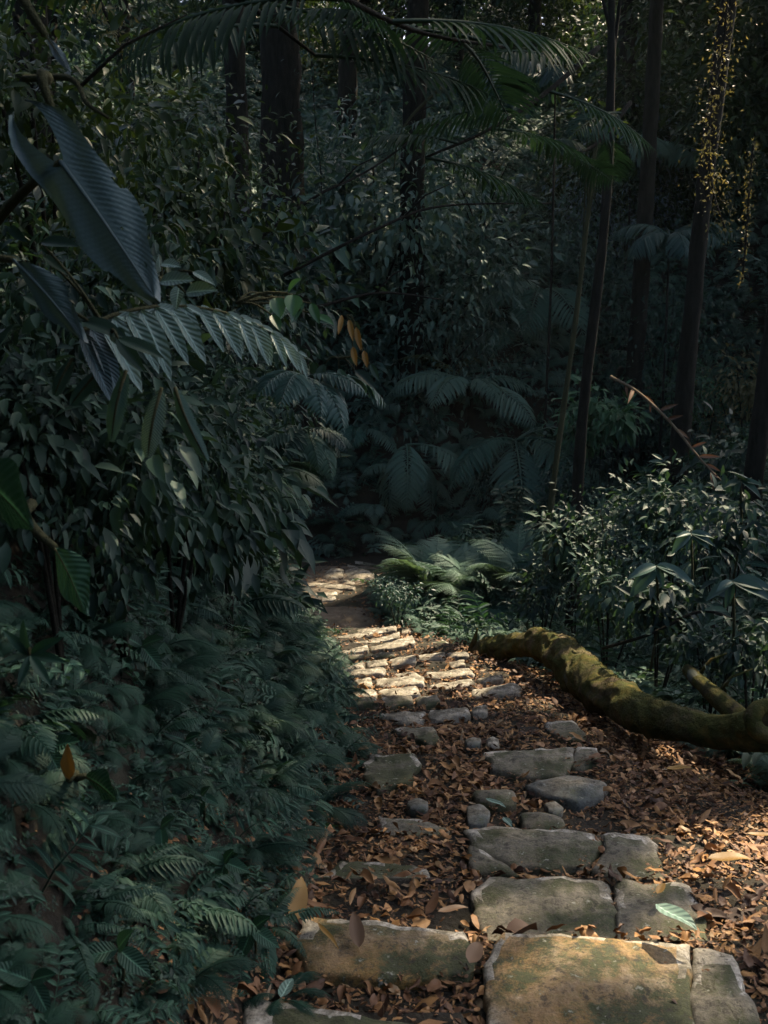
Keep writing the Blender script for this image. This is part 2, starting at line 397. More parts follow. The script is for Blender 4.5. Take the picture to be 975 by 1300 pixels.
# ------------------------------------------------------------------ stones
def slab(poly3, thick, seed=0., rough=.012, domed=.015, edge=.022):
    """stone from a world outline (list of Vector, any winding): uneven rounded top, broken sides"""
    P = np.array([tuple(p) for p in poly3]); c = P.mean(0)
    ar = np.sum(P[:, 0] * np.roll(P[:, 1], -1) - np.roll(P[:, 0], -1) * P[:, 1])
    if ar < 0: P = P[::-1]
    per = np.linalg.norm(np.roll(P, -1, 0) - P, axis=1); tot = per.sum(); n = int(np.clip(tot / .035, 14, 72))
    cum = np.concatenate([[0], np.cumsum(per)]); ring = []
    for s in np.arange(n) / n * tot:
        i = np.searchsorted(cum, s, 'right') - 1; t = (s - cum[i]) / per[i]
        p = P[i] * (1 - t) + P[(i + 1) % len(P)] * t
        q = fbm((p[0], p[1], 0), 9, 3, seed); out = unit((p - c) * [1, 1, 0])
        ring.append(p + out * q * rough * 1.6)
    ring = np.array(ring)
    
    rmin = max(.02, np.linalg.norm(ring[:, :2] - c[:2], axis=1).min())
    edge = min(edge, .28 * rmin); i_ = 1 - 2. * edge / rmin
    V, levels = [], [(-thick, .96), (-thick * .5, 1.0), (-edge, 1.0), (-edge * .3, 1 - .3 * edge / rmin), (0, 1 - .9 * edge / rmin), (domed * .3, i_), (domed * .6, i_ * .72), (domed * .8, i_ * .46), (domed, i_ * .22)]
    for dz, sc in levels:
        sc = max(sc, .05)
        for p in ring:
            q = c + (p - c) * [sc, sc, sc]
            j = fbm((q[0], q[1], dz * 2), 11, 3, seed + 5)
            if dz < -edge * 1.5: q = q + unit((p - c) * [1, 1, 0]) * j * rough * 1.5
            V.append((q[0], q[1], q[2] + dz + (j * rough if dz > -edge * 1.5 else 0)))
    V.append((c[0], c[1], c[2] + domed + fbm((c[0], c[1], 0), 11, 3, seed + 5) * rough))
    F = []
    for l in range(len(levels) - 1):
        for i in range(n):
            a, b = l * n + i, l * n + (i + 1) % n
            F += [(a, b, b + n), (a, b + n, a + n)]
    for i in range(n): F.append(((len(levels) - 1) * n + i, (len(levels) - 1) * n + (i + 1) % n, len(V) - 1))
    return geo(V, F, None, np.append(np.repeat(np.arange(len(levels)), n), 99))
def plane_pts(poly, z0, gx=0., gy=0.):
    c = np.mean([on_z(x, y, z0) for x, y in poly], axis=0); out = []
    for px, py in poly:
        d = ray(px, py); t = (z0 - gx * c[0] - gy * c[1]) / (d[2] - gx * d[0] - gy * d[1]); out.append(d * t)
    return out
path = obj('stone_path', None); path['kind'] = 'structure'
SLABS = []
for r, (mt, polys) in enumerate(ST):
    y0, z0 = NOSE[r]
    w_ = (XL(y0), XR(y0))
    # packed earth bed carrying this step's stones
    st = obj('step', None, path)
    for k, poly in enumerate(polys):
        zz = prof_hit(min(p[1] for p in poly))[1] if abs(min(p[1] for p in poly) - np.mean([min(p[1] for p in P) for P in polys[:3]])) > 9 else z0
        if y0 > 13.5: zz = z0
        gx = 0. if y0 < 6 else .05
        if 2.5 < y0 < 13:
            cc = on_z(np.mean([p[0] for p in poly]), np.mean(sorted([p[1] for p in poly])[:3]) + 3, z0); zz = (float(path_z(cc.y)) if y0 > 3.3 else z0) + (.025 if y0 > 6.6 else .016)
        W3 = plane_pts(poly, zz + .0, gx, 0.)
        if y0 < 6.4:
            c3 = np.mean(W3, axis=0); W3 = [p + unit(p - c3) * .010 for p in W3]
        th = .20 if y0 < 8 else .12
        g = slab(W3, th, seed=r * 3.7 + k, rough=.013, domed=.008 if y0 < 6.6 else .018, edge=.014 if y0 < 6.6 else .016)
        c = g[0].mean(0); g[0][:] -= c
        m_ = mt
        if r == 1 and k == 2: m_ = 'stone'
        if r == 2 and k == 0: m_ = 'stone_moss'
        if r == 4 and k == 2: m_ = 'stone_moss'
        if r == 14 and k == 1: m_ = 'stone_moss'
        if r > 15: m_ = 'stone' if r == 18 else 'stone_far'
        me = mesh('stone', g, [M[m_], M['lit_edge']])
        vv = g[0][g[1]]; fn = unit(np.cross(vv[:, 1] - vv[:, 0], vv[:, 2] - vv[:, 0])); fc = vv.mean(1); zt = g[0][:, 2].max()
        lv = g[3][g[1]]; og = unit(fc * [1, 1, 0]); ring0 = unit(fc - [0, 0, 0]); rim_lit = (lv.min(1) >= 2) & (lv.max(1) <= 5) & (fc[:, 1] > np.percentile(g[0][:, 1], 60)) & (fn[:, 1] > -.3) & (np.array([fbm(q, 6, 2, r) for q in fc + c]) > -.25)
        me.polygons.foreach_set('material_index', rim_lit.astype(np.int32)); o = obj('stone', me, st, loc=c); SLABS.append(np.array(W3)[:, :2])  # far upper rims take the painted edge light
# landing of trodden earth between the two flights
def patch(name, x0f, x1f, ya, yb, lift, mat):
    ys = np.linspace(ya, yb, 40); V = []
    for y in ys:
        a, b = x0f(y), x1f(y)
        for t in np.linspace(0, 1, 24):
            x = a + (b - a) * t; e = min(t, 1 - t) * 6; e2 = min((y - ya), (yb - y)) * 4
            V.append((x, y, float(path_z(y)) - .022 + lift * min(1, e, e2) - .02 * (min(e, e2) <= 0.01) + .012 * fbm((x, y, 0), 4)))
    i = (np.arange(39)[:, None] * 24 + np.arange(23)[None]).ravel()
    F = np.concatenate([np.stack([i, i + 1, i + 25], 1), np.stack([i, i + 25, i + 24], 1)])
    o = obj(name, mesh(name, geo(V, F), mat)); o['kind'] = 'structure'; return o
patch('path_landing', lambda y: XL(y) - .15, lambda y: XR(y) + .1, 13.1, 14.5, .06, M['earth'])
patch('path_surface', lambda y: XL(y) - .1, lambda y: XR(y) + .2, 14.52, 18.9, .008, M['earth'])
def in_slab(x, y):
    x = np.asarray(x); y = np.asarray(y); res = np.zeros(x.shape, bool)
    for P in SLABS:
        c = np.zeros(x.shape, bool); n = len(P)
        if (P[:, 1].max() < y.min()) or (P[:, 1].min() > y.max()): continue
        for i in range(n):
            (x1, y1), (x2, y2) = P[i], P[(i + 1) % n]
            if y1 == y2: continue
            c ^= ((y1 > y) != (y2 > y)) & (x < (x2 - x1) * (y - y1) / (y2 - y1) + x1)
        res |= c
    return res
ROCKS = [
 ([(600,1003),(625,998),(655,1003),(650,1018),(625,1022),(602,1014)], 'stone', 'flat oval stone lying above the cracked grey slab, left of the big dark stone'),
 ([(592,1022),(612,1018),(624,1030),(614,1046),(594,1046)], 'stone_dark', 'small round brown-grey cobble just above the left end of the cracked slab'),
 ([(660,1032),(685,1026),(715,1036),(722,1050),(700,1056),(665,1050)], 'stone', 'rounded brown boulder half sunk in leaves directly above the middle of the cracked slab'),
 ([(664,995),(700,984),(745,984),(770,992),(762,1008),(735,1017),(705,1013),(685,1006)], 'stone_dark', 'large flat blue-grey stone with a raised ridge lying on the brown leaves'),
 ([(515,1018),(530,1012),(545,1018),(540,1028),(522,1026)], 'stone_dark', 'small grey pebble among leaves above the left mossy stone'),
 ([(590,938),(600,934),(612,938),(608,946),(594,946)], 'stone_dark', 'small blue-grey stone in the leaf litter below the long straight kerb'),
 ([(617,938),(626,934),(634,938),(630,946),(619,946)], 'stone_far', 'tiny pale stone in the leaf litter beside the small blue-grey stone'),
 ([(690,1018),(705,1014),(716,1024),(708,1034),(696,1030)], 'stone_dark', 'small wedge of grey stone tucked under the large flat blue-grey stone'),
]
for i, (poly, mt, lab) in enumerate(ROCKS):
    py = np.mean([p[1] for p in poly]); px = np.mean([p[0] for p in poly]); h = hit(px, py)
    W3 = plane_pts(poly, h.z + .05)
    big = i in (0, 2, 3); g = slab(W3, .1, seed=50 + i * 2.3, rough=.014 if big else .006, domed=.02 if big else .008, edge=.02 if big else .01); c = g[0].mean(0); g[0][:] -= c
    o = obj('rock', mesh('rock', g, M[mt]), loc=c); tag(o, lab, 'stone'); SLABS.append(np.array(W3)[:, :2])

# ------------------------------------------------------------------ geometry nodes scatter for uncountable cover
def gn_group(coll, name):
    ng = bpy.data.node_groups.new(name, 'GeometryNodeTree')
    ng.interface.new_socket('Geometry', in_out='INPUT', socket_type='NodeSocketGeometry')
    ng.interface.new_socket('Geometry', in_out='OUTPUT', socket_type='NodeSocketGeometry')
    N, L = ng.nodes, ng.links; gi = N.new('NodeGroupInput'); go = N.new('NodeGroupOutput')
    ip = N.new('GeometryNodeInstanceOnPoints'); ci = N.new('GeometryNodeCollectionInfo')
    ci.inputs[0].default_value = coll; ci.inputs[1].default_value = True; ci.inputs[2].default_value = True
    def na(nm, ty):
        a = N.new('GeometryNodeInputNamedAttribute'); a.data_type = ty; a.inputs[0].default_value = nm; return a.outputs[0]
    e = N.new('FunctionNodeEulerToRotation'); L.new(na('rot', 'FLOAT_VECTOR'), e.inputs[0])
    L.new(gi.outputs[0], ip.inputs['Points']); L.new(ci.outputs[0], ip.inputs['Instance']); ip.inputs['Pick Instance'].default_value = True
    L.new(na('idx', 'INT'), ip.inputs['Instance Index']); L.new(e.outputs[0], ip.inputs['Rotation']); L.new(na('scl', 'FLOAT'), ip.inputs['Scale'])
    L.new(ip.outputs[0], go.inputs[0]); return ng
def proto_coll(name, meshes):
    c = bpy.data.collections.new(name)
    for i, m in enumerate(meshes):
        c.objects.link(bpy.data.objects.new('%s_%02d' % (name, i), m))
    return c
def scatter(name, label, cat, P, rot, scl, idx, coll):
    m = bpy.data.meshes.new(name); m.vertices.add(len(P)); m.vertices.foreach_set('co', np.asarray(P, np.float32).ravel())
    a = m.attributes.new('rot', 'FLOAT_VECTOR', 'POINT'); a.data.foreach_set('vector', np.asarray(rot, np.float32).ravel())
    a = m.attributes.new('scl', 'FLOAT', 'POINT'); a.data.foreach_set('value', np.asarray(scl, np.float32))
    a = m.attributes.new('idx', 'INT', 'POINT'); a.data.foreach_set('value', np.asarray(idx, np.int32))
    o = obj(name, m); md = o.modifiers.new('scatter', 'NODES'); md.node_group = gn_group(coll, name)
    o['kind'] = 'stuff'; tag(o, label, cat); return o

# ------------------------------------------------------------------ leaf and frond shapes
L_small = leafg(1, .42, 2, .2, .15)
L_mid = leafg(1, .38, 4, .2, .25)
L_long = leafg(1, .22, 4, .15, .35)
L_fine = leafg(1, .4, 6, .25, .3, m=2)
def frond(L=1., npair=18, wmax=.28, e0=60, e1=-30, kind='pinnate', peak=.3, seed=0, leaflet=.5, swp=60, side_droop=.25, stalk=.15, roll=0.):
    """fern or palm frond; base at origin, growing toward +x"""
    r = np.random.default_rng(seed); ns = 40; P = [np.zeros(3)]
    for i in range(ns):
        el = R(e0 + (e1 - e0) * (i / ns) ** 1.1); P.append(P[-1] + np.array([math.cos(el), roll * math.sin(3 * i / ns), math.sin(el)]) * L / ns)
    P = np.array(P); gs = [tube(P[::4], [L * .011 * (1 - .85 * i / 10) for i in range(11)], 4, cap=False)]
    for i in range(npair):
        t = stalk + (1 - stalk) * (i + .5) / npair; q = t * ns; a = int(q); p = P[a] * (1 - q + a) + P[min(a + 1, ns)] * (q - a)
        d = unit(P[min(a + 1, ns)] - P[max(a - 1, 0)]); tt = (t - stalk) / (1 - stalk)
        wl = L * wmax * (min(1, (tt + .12) / (peak + .12)) ** .7 if tt < peak else max(.04, 1 - ((tt - peak) / (1 - peak)) ** 1.5))
        up = np.array([-d[2], 0, d[0]])
        for s in (-1, 1):
            if kind != 'bip' and r.random() < .03: continue
            an = R(swp - 25 * tt + r.normal(0, 3)); dd = unit(d * math.cos(an) + np.array([0, s, 0]) * math.sin(an) - up * side_droop * r.uniform(.5, 1.3)); w1 = wl * r.uniform(.9, 1.06)
            if kind == 'pinnate': gs.append(inst(L_small if wl < .04 else L_mid, p, dd, up, w1, .5, S2=w1 * leaflet))
            elif kind == 'palm': gs.append(inst(L_long, p, dd, up, w1, .5, S2=w1 * leaflet))
            elif kind == 'lobed': gs.append(inst(L_mid, p, dd, up, w1, .5, S2=L / npair * 4.2))
            else:
                nn = max(4, int(12 * wl / (L * wmax)) + 2); Q, D2 = [], []; sd = np.cross(up, dd)
                for j in range(nn):
                    f = (j + .3) / nn
                    for s2 in (-1, 1): Q.append(p + dd * w1 * f - up * w1 * .15 * f * f); D2.append(unit(dd * .55 + sd * s2 * .8))
                fl = 1 - (np.repeat(np.arange(nn), 2) + .3) / nn * .75
                gs.append(inst(L_diamond, np.array(Q), np.array(D2), up, w1 * .26 * fl * leaflet * 2, .5))
                gs.append(tube([p, p + dd * w1 * .9 - up * w1 * .1], [L * .003, L * .001], 3, cap=False))
    g = join(gs); return g[0], g[1], g[2], np.full(len(g[0]), .5) + r.uniform(-.1, .1)
L_diamond = geo([(0, 0, 0), (.45, .2, .03), (1, 0, -.05), (.45, -.2, .03)], [(0, 2, 1), (0, 3, 2)], [(0, .5), (.5, 1), (1, .5), (.5, 0)])
FR = {
 'lacy': [frond(1, 20, .30, 55, -35, 'bip', seed=1), frond(1, 18, .34, 40, -25, 'bip', seed=2, roll=.15), frond(1, 20, .28, 65, -60, 'bip', seed=3, roll=-.15)],
 'sword': [frond(1, 26, .16, 60, -40, 'pinnate', .2, seed=4, leaflet=.75, swp=75), frond(1, 24, .18, 45, -30, 'pinnate', .25, seed=5, leaflet=.7, swp=72, roll=.2)],
 'broad': [frond(1, 15, .30, 50, -30, 'pinnate', .3, seed=6, leaflet=.75, swp=62), frond(1, 13, .32, 40, -45, 'pinnate', .35, seed=7, leaflet=.8, swp=60)],
 'treefern': [frond(1, 26, .27, 35, -55, 'pinnate', .35, seed=8, leaflet=.36, swp=66), frond(1, 24, .29, 20, -70, 'pinnate', .3, seed=9, leaflet=.36, swp=66, roll=.12)],
 'palm': [frond(1, 34, .38, 40, -55, 'palm', .35, seed=10, leaflet=.5, side_droop=.5), frond(1, 30, .42, 25, -45, 'palm', .4, seed=11, leaflet=.5, side_droop=.35)],
 'lobed': [frond(1, 15, .17, 10, -80, 'lobed', .3, seed=12, swp=60, stalk=.04), frond(1, 14, .18, 0, -85, 'lobed', .35, seed=13, swp=62, stalk=.04, roll=.15)],
 'feather': [frond(1, 26, .30, 12, -25, 'palm', .35, seed=14, leaflet=.5, swp=68, side_droop=.1), frond(1, 24, .32, 5, -20, 'palm', .4, seed=15, leaflet=.5, swp=66, side_droop=.1, roll=.15)],
}
FM = {}
def fmesh(kind, i, mat):
    k = (kind, i % len(FR[kind]), mat)
    if k not in FM: FM[k] = mesh('frond', FR[kind][k[1]], M[mat])
    return FM[k]
def fern(loc, size, n=7, kind='lacy', mat='fern', label='', name='fern', cat='fern', group=None, fan=None, tilt=0, seed=None, spread=1.):
    """fan=(centre azimuth deg, half width deg) limits where the fronds point"""
    r = random.Random(seed if seed is not None else hash((round(loc[0], 3), round(loc[1], 3))) & 0xffff)
    t = thing(name, label, cat, loc, 0, group)
    for i in range(n):
        if fan: az = R(fan[0] + fan[1] * (2 * (i + .5) / n - 1)) + r.uniform(-.12, .12)
        else: az = 2 * math.pi * (i + r.uniform(-.25, .25)) / n
        s = size * r.uniform(.75, 1.08)
        obj('frond', fmesh(kind, r.randrange(9), mat), t, rot=(r.uniform(-.3, .3), R(tilt) + r.uniform(-.28, .3) * spread, az), scale=s)
    return t

def sprig(n, L, leaf, ll, seed, e0=70, e1=10, spread=1., pair=True):
    r = np.random.default_rng(seed); P = [np.zeros(3)]; k = 12; az = 0
    for i in range(k):
        el = R(e0 + (e1 - e0) * i / k); az += r.normal(0, .12); P.append(P[-1] + np.array([math.cos(el) * math.cos(az), math.cos(el) * math.sin(az), math.sin(el)]) * L / k)
    P = np.array(P); gs = [tube(P[::3], [L * .012, L * .01, L * .008, L * .006, L * .003], 3, cap=False)]
    Q, D, S = [], [], []
    for i in range(n):
        t = .15 + .85 * i / max(1, n - 1); q = min(t * k, k - 1e-3); a = int(q); p = P[a] * (1 - q + a) + P[a + 1] * (q - a); d = unit(P[a + 1] - P[a])
        for s in ((-1, 1) if pair else (r.choice([-1, 1]),)):
            lat = unit(np.cross(d, [0, 0, 1]) + r.normal(0, .12, 3)); dd = unit(d * r.uniform(.2, .7) + lat * s * spread + np.array([0, 0, r.uniform(-.25, .2)]))
            Q.append(p); D.append(dd); S.append(ll * r.uniform(.7, 1.15) * (1 - .3 * t))
    gs.append(inst(leaf, np.array(Q), np.array(D), np.array([0, 0, 1.]) + r.normal(0, .25, (len(Q), 3)), np.array(S)))
    return join(gs)
def tuft(parts):
    """join rotated copies: parts = [(geo, az, tilt, scale)]"""
    gs = []
    for g, az, ti, s in parts:
        Rm = np.array(Euler((0, ti, az)).to_matrix()); gs.append((g[0] @ Rm.T * s, g[1], g[2], g[3]))
    return join(gs)
def rosette(n, ll, leaf, seed, e=40):
    r = np.random.default_rng(seed); D, S = [], []
    for i in range(n):
        a = 2 * math.pi * i / n + r.normal(0, .3); el = R(e + r.normal(0, 14)); D.append((math.cos(a) * math.cos(el), math.sin(a) * math.cos(el), math.sin(el))); S.append(ll * r.uniform(.7, 1.1))
    return inst(leaf, np.zeros((n, 3)), np.array(D), [0, 0, 1.], np.array(S))
sprigs = [sprig(9, .32, L_small, .075, 21), sprig(7, .38, L_mid, .12, 22, 60, -10), sprig(12, .4, L_small, .06, 23, 80, 30), sprig(6, .3, L_mid, .14, 24, 70, 0, 1.3), sprig(10, .45, L_long, .16, 25, 75, 15)]
ferns_small = [tuft([(FR['lacy'][(i + s) % 3], 2 * math.pi * i / 5 + .3 * s, .25 * math.sin(i * 2.1 + s), .34 + .05 * math.sin(i)) for i in range(5)]) for s in (0, 1)]
ferns_sword = [tuft([(FR['sword'][(i + s) % 2], 2 * math.pi * i / 6 + .3 * s, .3 * math.sin(i * 1.7), .36) for i in range(6)]) for s in (0,)]
herbs = [rosette(5, .13, leafg(1, .5, 4, .2, .3), 31), rosette(7, .16, L_mid, 32, 50)]
def bushball(n, rad, leaf, ll, seed, flat=.8):
    r = np.random.default_rng(seed); P = unit(r.normal(0, 1, (n, 3))) * (r.random((n, 1)) ** .45) * rad * [1, 1, flat]
    D = unit(P + [0, 0, -.02] + r.normal(0, .45 * rad, (n, 3)) - np.array([0, 0, .35 * rad])); return inst(leaf, P, D, np.array([0, 0, 1.]) + r.normal(0, .4, (n, 3)), ll * r.uniform(.6, 1.2, n))
mesh_under = [mesh('sprig', g, M['bush'] if i in (0, 2) else M['herb']) for i, g in enumerate(sprigs)] + [mesh('fern_tuft', g, M['fern']) for g in ferns_small] + [mesh('sword_tuft', g, M['fern']) for g in ferns_sword] + [mesh('herb_tuft', g, M['herb']) for g in herbs]
C_under = proto_coll('under', mesh_under)      # 0-4 sprigs, 5-6 lacy, 7 sword, 8-9 herbs
C_clump = proto_coll('clump', [mesh('clump', bushball(150, .5, L_small, .13, 41), M['bush']), mesh('clump', bushball(150, .5, L_small, .10, 42), M['tree']), mesh('clump', tuft([(sprigs[i % 5], i * .9, .3, 1.5) for i in range(9)]), M['bush'])])

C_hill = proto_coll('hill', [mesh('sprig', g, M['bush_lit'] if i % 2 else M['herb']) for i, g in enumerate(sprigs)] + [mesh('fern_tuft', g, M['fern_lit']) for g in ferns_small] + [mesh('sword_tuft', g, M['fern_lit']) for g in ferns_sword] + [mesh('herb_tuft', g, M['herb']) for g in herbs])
def scatter_ground(n, xr, yr, keep, seed):
    r = np.random.default_rng(seed); x = r.uniform(*xr, n); y = r.uniform(*yr, n)
    k = keep(x, y, r); x, y = x[k], y[k]; z = ground(x, y)
    e = .03; nx = -(ground(x + e, y) - ground(x - e, y)) / (2 * e); ny = -(ground(x, y + e) - ground(x, y - e)) / (2 * e)
    N = unit(np.stack([nx, ny, np.ones_like(nx)], 1)); return np.stack([x, y, z], 1), N, r
def eulers(N, r, amt=1., jit=.25):
    """tilt local z toward N * amt, random yaw"""
    out = []
    for n in N:
        v = Vector((n[0] * amt + r.normal(0, jit), n[1] * amt + r.normal(0, jit), 1)).normalized()
        q = v.to_track_quat('Z', 'Y'); out.append((q @ Euler((0, 0, r.uniform(0, 6.28))).to_quaternion()).to_euler())
    return np.array(out)

# left bank
def keep_left(x, y, r):
    d = XL(y) + .02 - x
    lim = np.interp(y, [0, 2.2, 5, 9, 20], [.25, .08, -.02, -.05, -.05])
    return (d > lim) & (d < 4 + .1 * y) & (x > -.42 * y - 1.6) & (r.random(len(x)) < np.clip(np.interp(y, [1, 6, 20], [.9, 1, .8]) + np.interp(y, [2, 6], [.35, .2]) * np.array([fbm((a, b, 1), 2.4, 2) for a, b in zip(x, y)]), .04, 1))
P, N, r = scatter_ground(24000, (-8, .3), (1.1, 20), keep_left, 51)
N = N * [.9, .9, 1]
scatter('undergrowth_left_bank', 'dense dark ferns and small-leaved plants covering the steep bank left of the path', 'undergrowth', P, eulers(N, r, .55), r.uniform(.55, 1.15, len(P)) * np.interp(P[:, 1], [1, 3, 10, 20], [.38, .6, 1.0, 1.5]), r.choice(10, len(P), p=[.12, .12, .13, .08, .05, .16, .14, .08, .07, .05]), C_under)
def keep_near(x, y, r):
    d = XL(y) + .02 - x; return (d > np.interp(y, [0, 2.2, 5], [.2, .06, 0])) & (d < 1.6) & (x > -.42 * y - .8)
P, N, r = scatter_ground(9000, (-3, 0), (1.1, 5.5), keep_near, 58)
scatter('ground_cover_left_bank', 'low dark creeping leaves covering the soil of the near left bank', 'ground cover', P, eulers(N, r, .8, .35), r.uniform(.16, .34, len(P)), r.choice(10, len(P), p=[.2, .1, .2, .05, .02, .08, .05, .05, .15, .10]), C_under)
# right bank
def keep_right(x, y, r):
    d = x - XR(y); lim = np.interp(y, [0, 5, 8, 11, 12.5, 14, 17.5, 18, 20], [1.3, 1.0, .75, .45, .2, .0, .15, .5, .5])
    return (d > lim) & (x < .42 * y + 2.5)
P, N, r = scatter_ground(30000, (-.5, 12), (3, 21), keep_right, 52)
sc_ = np.interp(P[:, 0] - XR(P[:, 1]), [0, .8, 2], [.5, .85, 1.25])
scatter('undergrowth_right_slope', 'dense ferns and leafy plants covering the slope right of the fallen log', 'undergrowth', P, eulers(N, r, .7), r.uniform(.6, 1.35, len(P)) * sc_ * np.interp(P[:, 1], [3, 10, 21], [.9, 1.35, 1.9]), r.choice(10, len(P), p=[.13, .13, .10, .12, .08, .15, .12, .07, .06, .04]), C_hill)
# hillside beyond the bend
P, N, r = scatter_ground(20000, (-14, 20), (19.5, 42), lambda x, y, r: (np.abs(x) < .45 * y + 2) & (r.random(len(x)) < np.interp(y, [19, 26, 42], [1, .9, .35])), 53)
scatter('undergrowth_hillside', 'dark shrubs and creepers covering the hillside beyond the bend of the path', 'undergrowth', P, eulers(N, r, .8), r.uniform(1.0, 2.1, len(P)) * np.interp(P[:, 1], [20, 24, 42], [.7, 1, 1.5]), r.choice(10, len(P), p=[.13, .13, .1, .1, .10, .17, .14, .07, .04, .02]), C_hill)

# leaf litter
def dry_leaf(seed, L=1., W=.42):
    r = np.random.default_rng(seed); V, F, U, q = leafg(L, W, 5, r.uniform(-.3, .5), r.uniform(-.35, .35), m=2)
    c = r.uniform(-1.4, 1.6); V = V.copy(); V[:, 2] += c * V[:, 1] ** 2 * 3 + .05 * np.sin(V[:, 0] * r.uniform(5, 11) + V[:, 1] * 7); V[:, 1] += .18 * r.normal() * V[:, 0] ** 2
    V[:, 0] -= L / 2; V[:, 2] -= V[:, 2].mean(); return V, F, U, q
lit = [mesh('litter', dry_leaf(60 + i, 1, (.3, .42, .5, .36, .6, .25, .45, .38)[i]), M['litter']) for i in range(8)]
twig_g = tube([(-.5, 0, 0), (-.15, .04, .02), (.2, -.02, 0), (.5, .05, .03)], [.012, .011, .009, .005], 4); lit.append(mesh('twig', twig_g, M['dry_stem']))
C_lit = proto_coll('litter', lit)
def keep_lit(x, y, r):
    dl = x - XL(y); dr = x - XR(y); ins = in_slab(x, y)
    p = np.where(ins, np.where(in_slab(x, y - .09), .09, .8), 1.) * np.where(dr > 0, np.interp(dr, [0, 1.2, 2.2], [1, .9, .2]), 1.) * np.where(dl < -.0, np.interp(dl, [-.5, -.15, 0], [.0, .2, .8]), 1)
    p = p * np.interp(y, [2, 6.5, 7.5, 12.8, 13.2, 14.5, 19], [1, 1, .5, .3, .08, .12, .2])
    p = np.where(ins & (y > 6.5), .05, p)
    p = np.where((y > 9) & (dr > -.5) & (dr < .6) & (y < 14.3), np.maximum(p, .7), p)
    cl = np.array([fbm((a, b, 0), 2.6, 2) for a, b in zip(x, y)]); p = p * np.clip(.75 + .9 * cl, .15, 1.2)
    return r.random(len(x)) < p
P, N, r = scatter_ground(95000, (-1.8, 3.6), (2.2, 19), keep_lit, 54)
ins = in_slab(P[:, 0], P[:, 1]); deep = ((P[:, 0] - XR(P[:, 1])) > -.15)
zz = P[:, 2] + np.where(ins, .036, r.uniform(.0, .05, len(P)) + np.where(deep, r.uniform(0, .03, len(P)), 0)); P[:, 2] = zz
sc = np.exp(r.normal(math.log(.045), .40, len(P))); sc = np.clip(sc, .02, .15) * np.where(ins, .55, 1)
idx = r.choice(9, len(P), p=[.13, .13, .13, .13, .1, .12, .1, .1, .06])
eu = eulers(N, r, .8, .27); eu[ins] = np.stack([r.normal(0, .12, ins.sum()), r.normal(0, .12, ins.sum()), r.uniform(0, 6.28, ins.sum())], 1)
scatter('leaf_litter', 'brown and orange dead leaves carpeting the path and its right edge', 'leaf litter', P, eu, sc, idx, C_lit)

P, N, r = scatter_ground(120000, (-1.0, 3.2), (2.2, 9), lambda x, y, r: keep_lit(x, y, r), 57)
ins = in_slab(P[:, 0], P[:, 1]); P[:, 2] += np.where(ins, .034, r.uniform(-.004, .016, len(P)))
scatter('leaf_crumbs', 'broken and decayed bits of dead leaf matted under the larger leaves', 'leaf litter', P, eulers(N, r, 1, .15), np.where(ins, .5, 1) * np.exp(r.normal(math.log(.024), .35, len(P))), r.choice(9, len(P), p=[.12] * 8 + [.04]), C_lit)
# single fallen leaves that stand out
def fallen(px, py, L, mat, rz, label, W=.4, lift=.0, tilt=(0, 0), seed=0, z=None):
    h = hit(px, py) if z is None else on_z(px, py, z)
    V, F, U, q = leafg(L, L * W, 8, .15, .1, m=2); V = V.copy(); V[:, 0] -= L / 2; V[:, 2] += .02 + .03 * L * np.sin(V[:, 0] / L * 6 + seed)
    o = obj('fallen_leaf', mesh('fallen_leaf', (V, F, U, q), M[mat]), loc=h + Vector((0, 0, .05 + lift)), rot=(tilt[0], tilt[1], rz)); tag(o, label, 'leaf'); return o
Z = lambda r_: NOSE[r_][1]
fallen(857, 1188, .15, 'grey_leaf', R(-50), 'pale grey-green leaf lying where the two lowest right slabs meet', .45, .0, z=Z(1) + .04)
fallen(644, 1063, .075, 'grey_leaf', R(-70), 'small green leaf lying on the cracked grey slab', .42, z=Z(3) + .02)
fallen(629, 1038, .10, 'grey_leaf', R(-40), 'slender grey-green leaf lying beside the small round cobble', .3, z=Z(3) + .06)
fallen(925, 1123, .17, 'ochre', R(5), 'large ochre curled leaf on the litter right of the slabs', .35, .03)
fallen(968, 1085, .15, 'ochre', R(-8), 'long yellow-brown leaf at the right edge above the large ochre leaf', .22, .03)
fallen(838, 1150, .09, 'ochre', R(60), 'small yellow leaf lying on the right-hand broken slab', .3, z=Z(2) + .02)
fallen(452, 1215, .13, 'dead', R(100), 'pointed pinkish-brown leaf upright on the litter below the ochre-stained slab', .35, .03, (0, -.4))
fallen(417, 1228, .14, 'ochre', R(-60), 'narrow yellow strip of leaf on the litter near the small fern', .12, .03)
fallen(365, 1283, .09, 'grey_leaf', R(75), 'small green leaf standing on the bottom left mossy kerb', .38, z=Z(0) + .05)
fallen(575, 1190, .11, 'dead', R(20), 'twisted brown leaf at the right end of the ochre-stained slab', .3, .03)
fallen(862, 997, .16, 'ochre', R(10), 'yellow-brown leaf lying on the shaded litter below the fallen log', .3, .03)
fallen(376, 1178, .17, 'ochre', R(80), 'curled orange-brown leaf ring beside the left end of the ochre slab', .4, .05, (.6, -.5))
fallen(600, 1248, .12, 'dead', R(70), 'reddish-brown folded leaf between the two lowest slabs', .4, .03, (.3, 0))

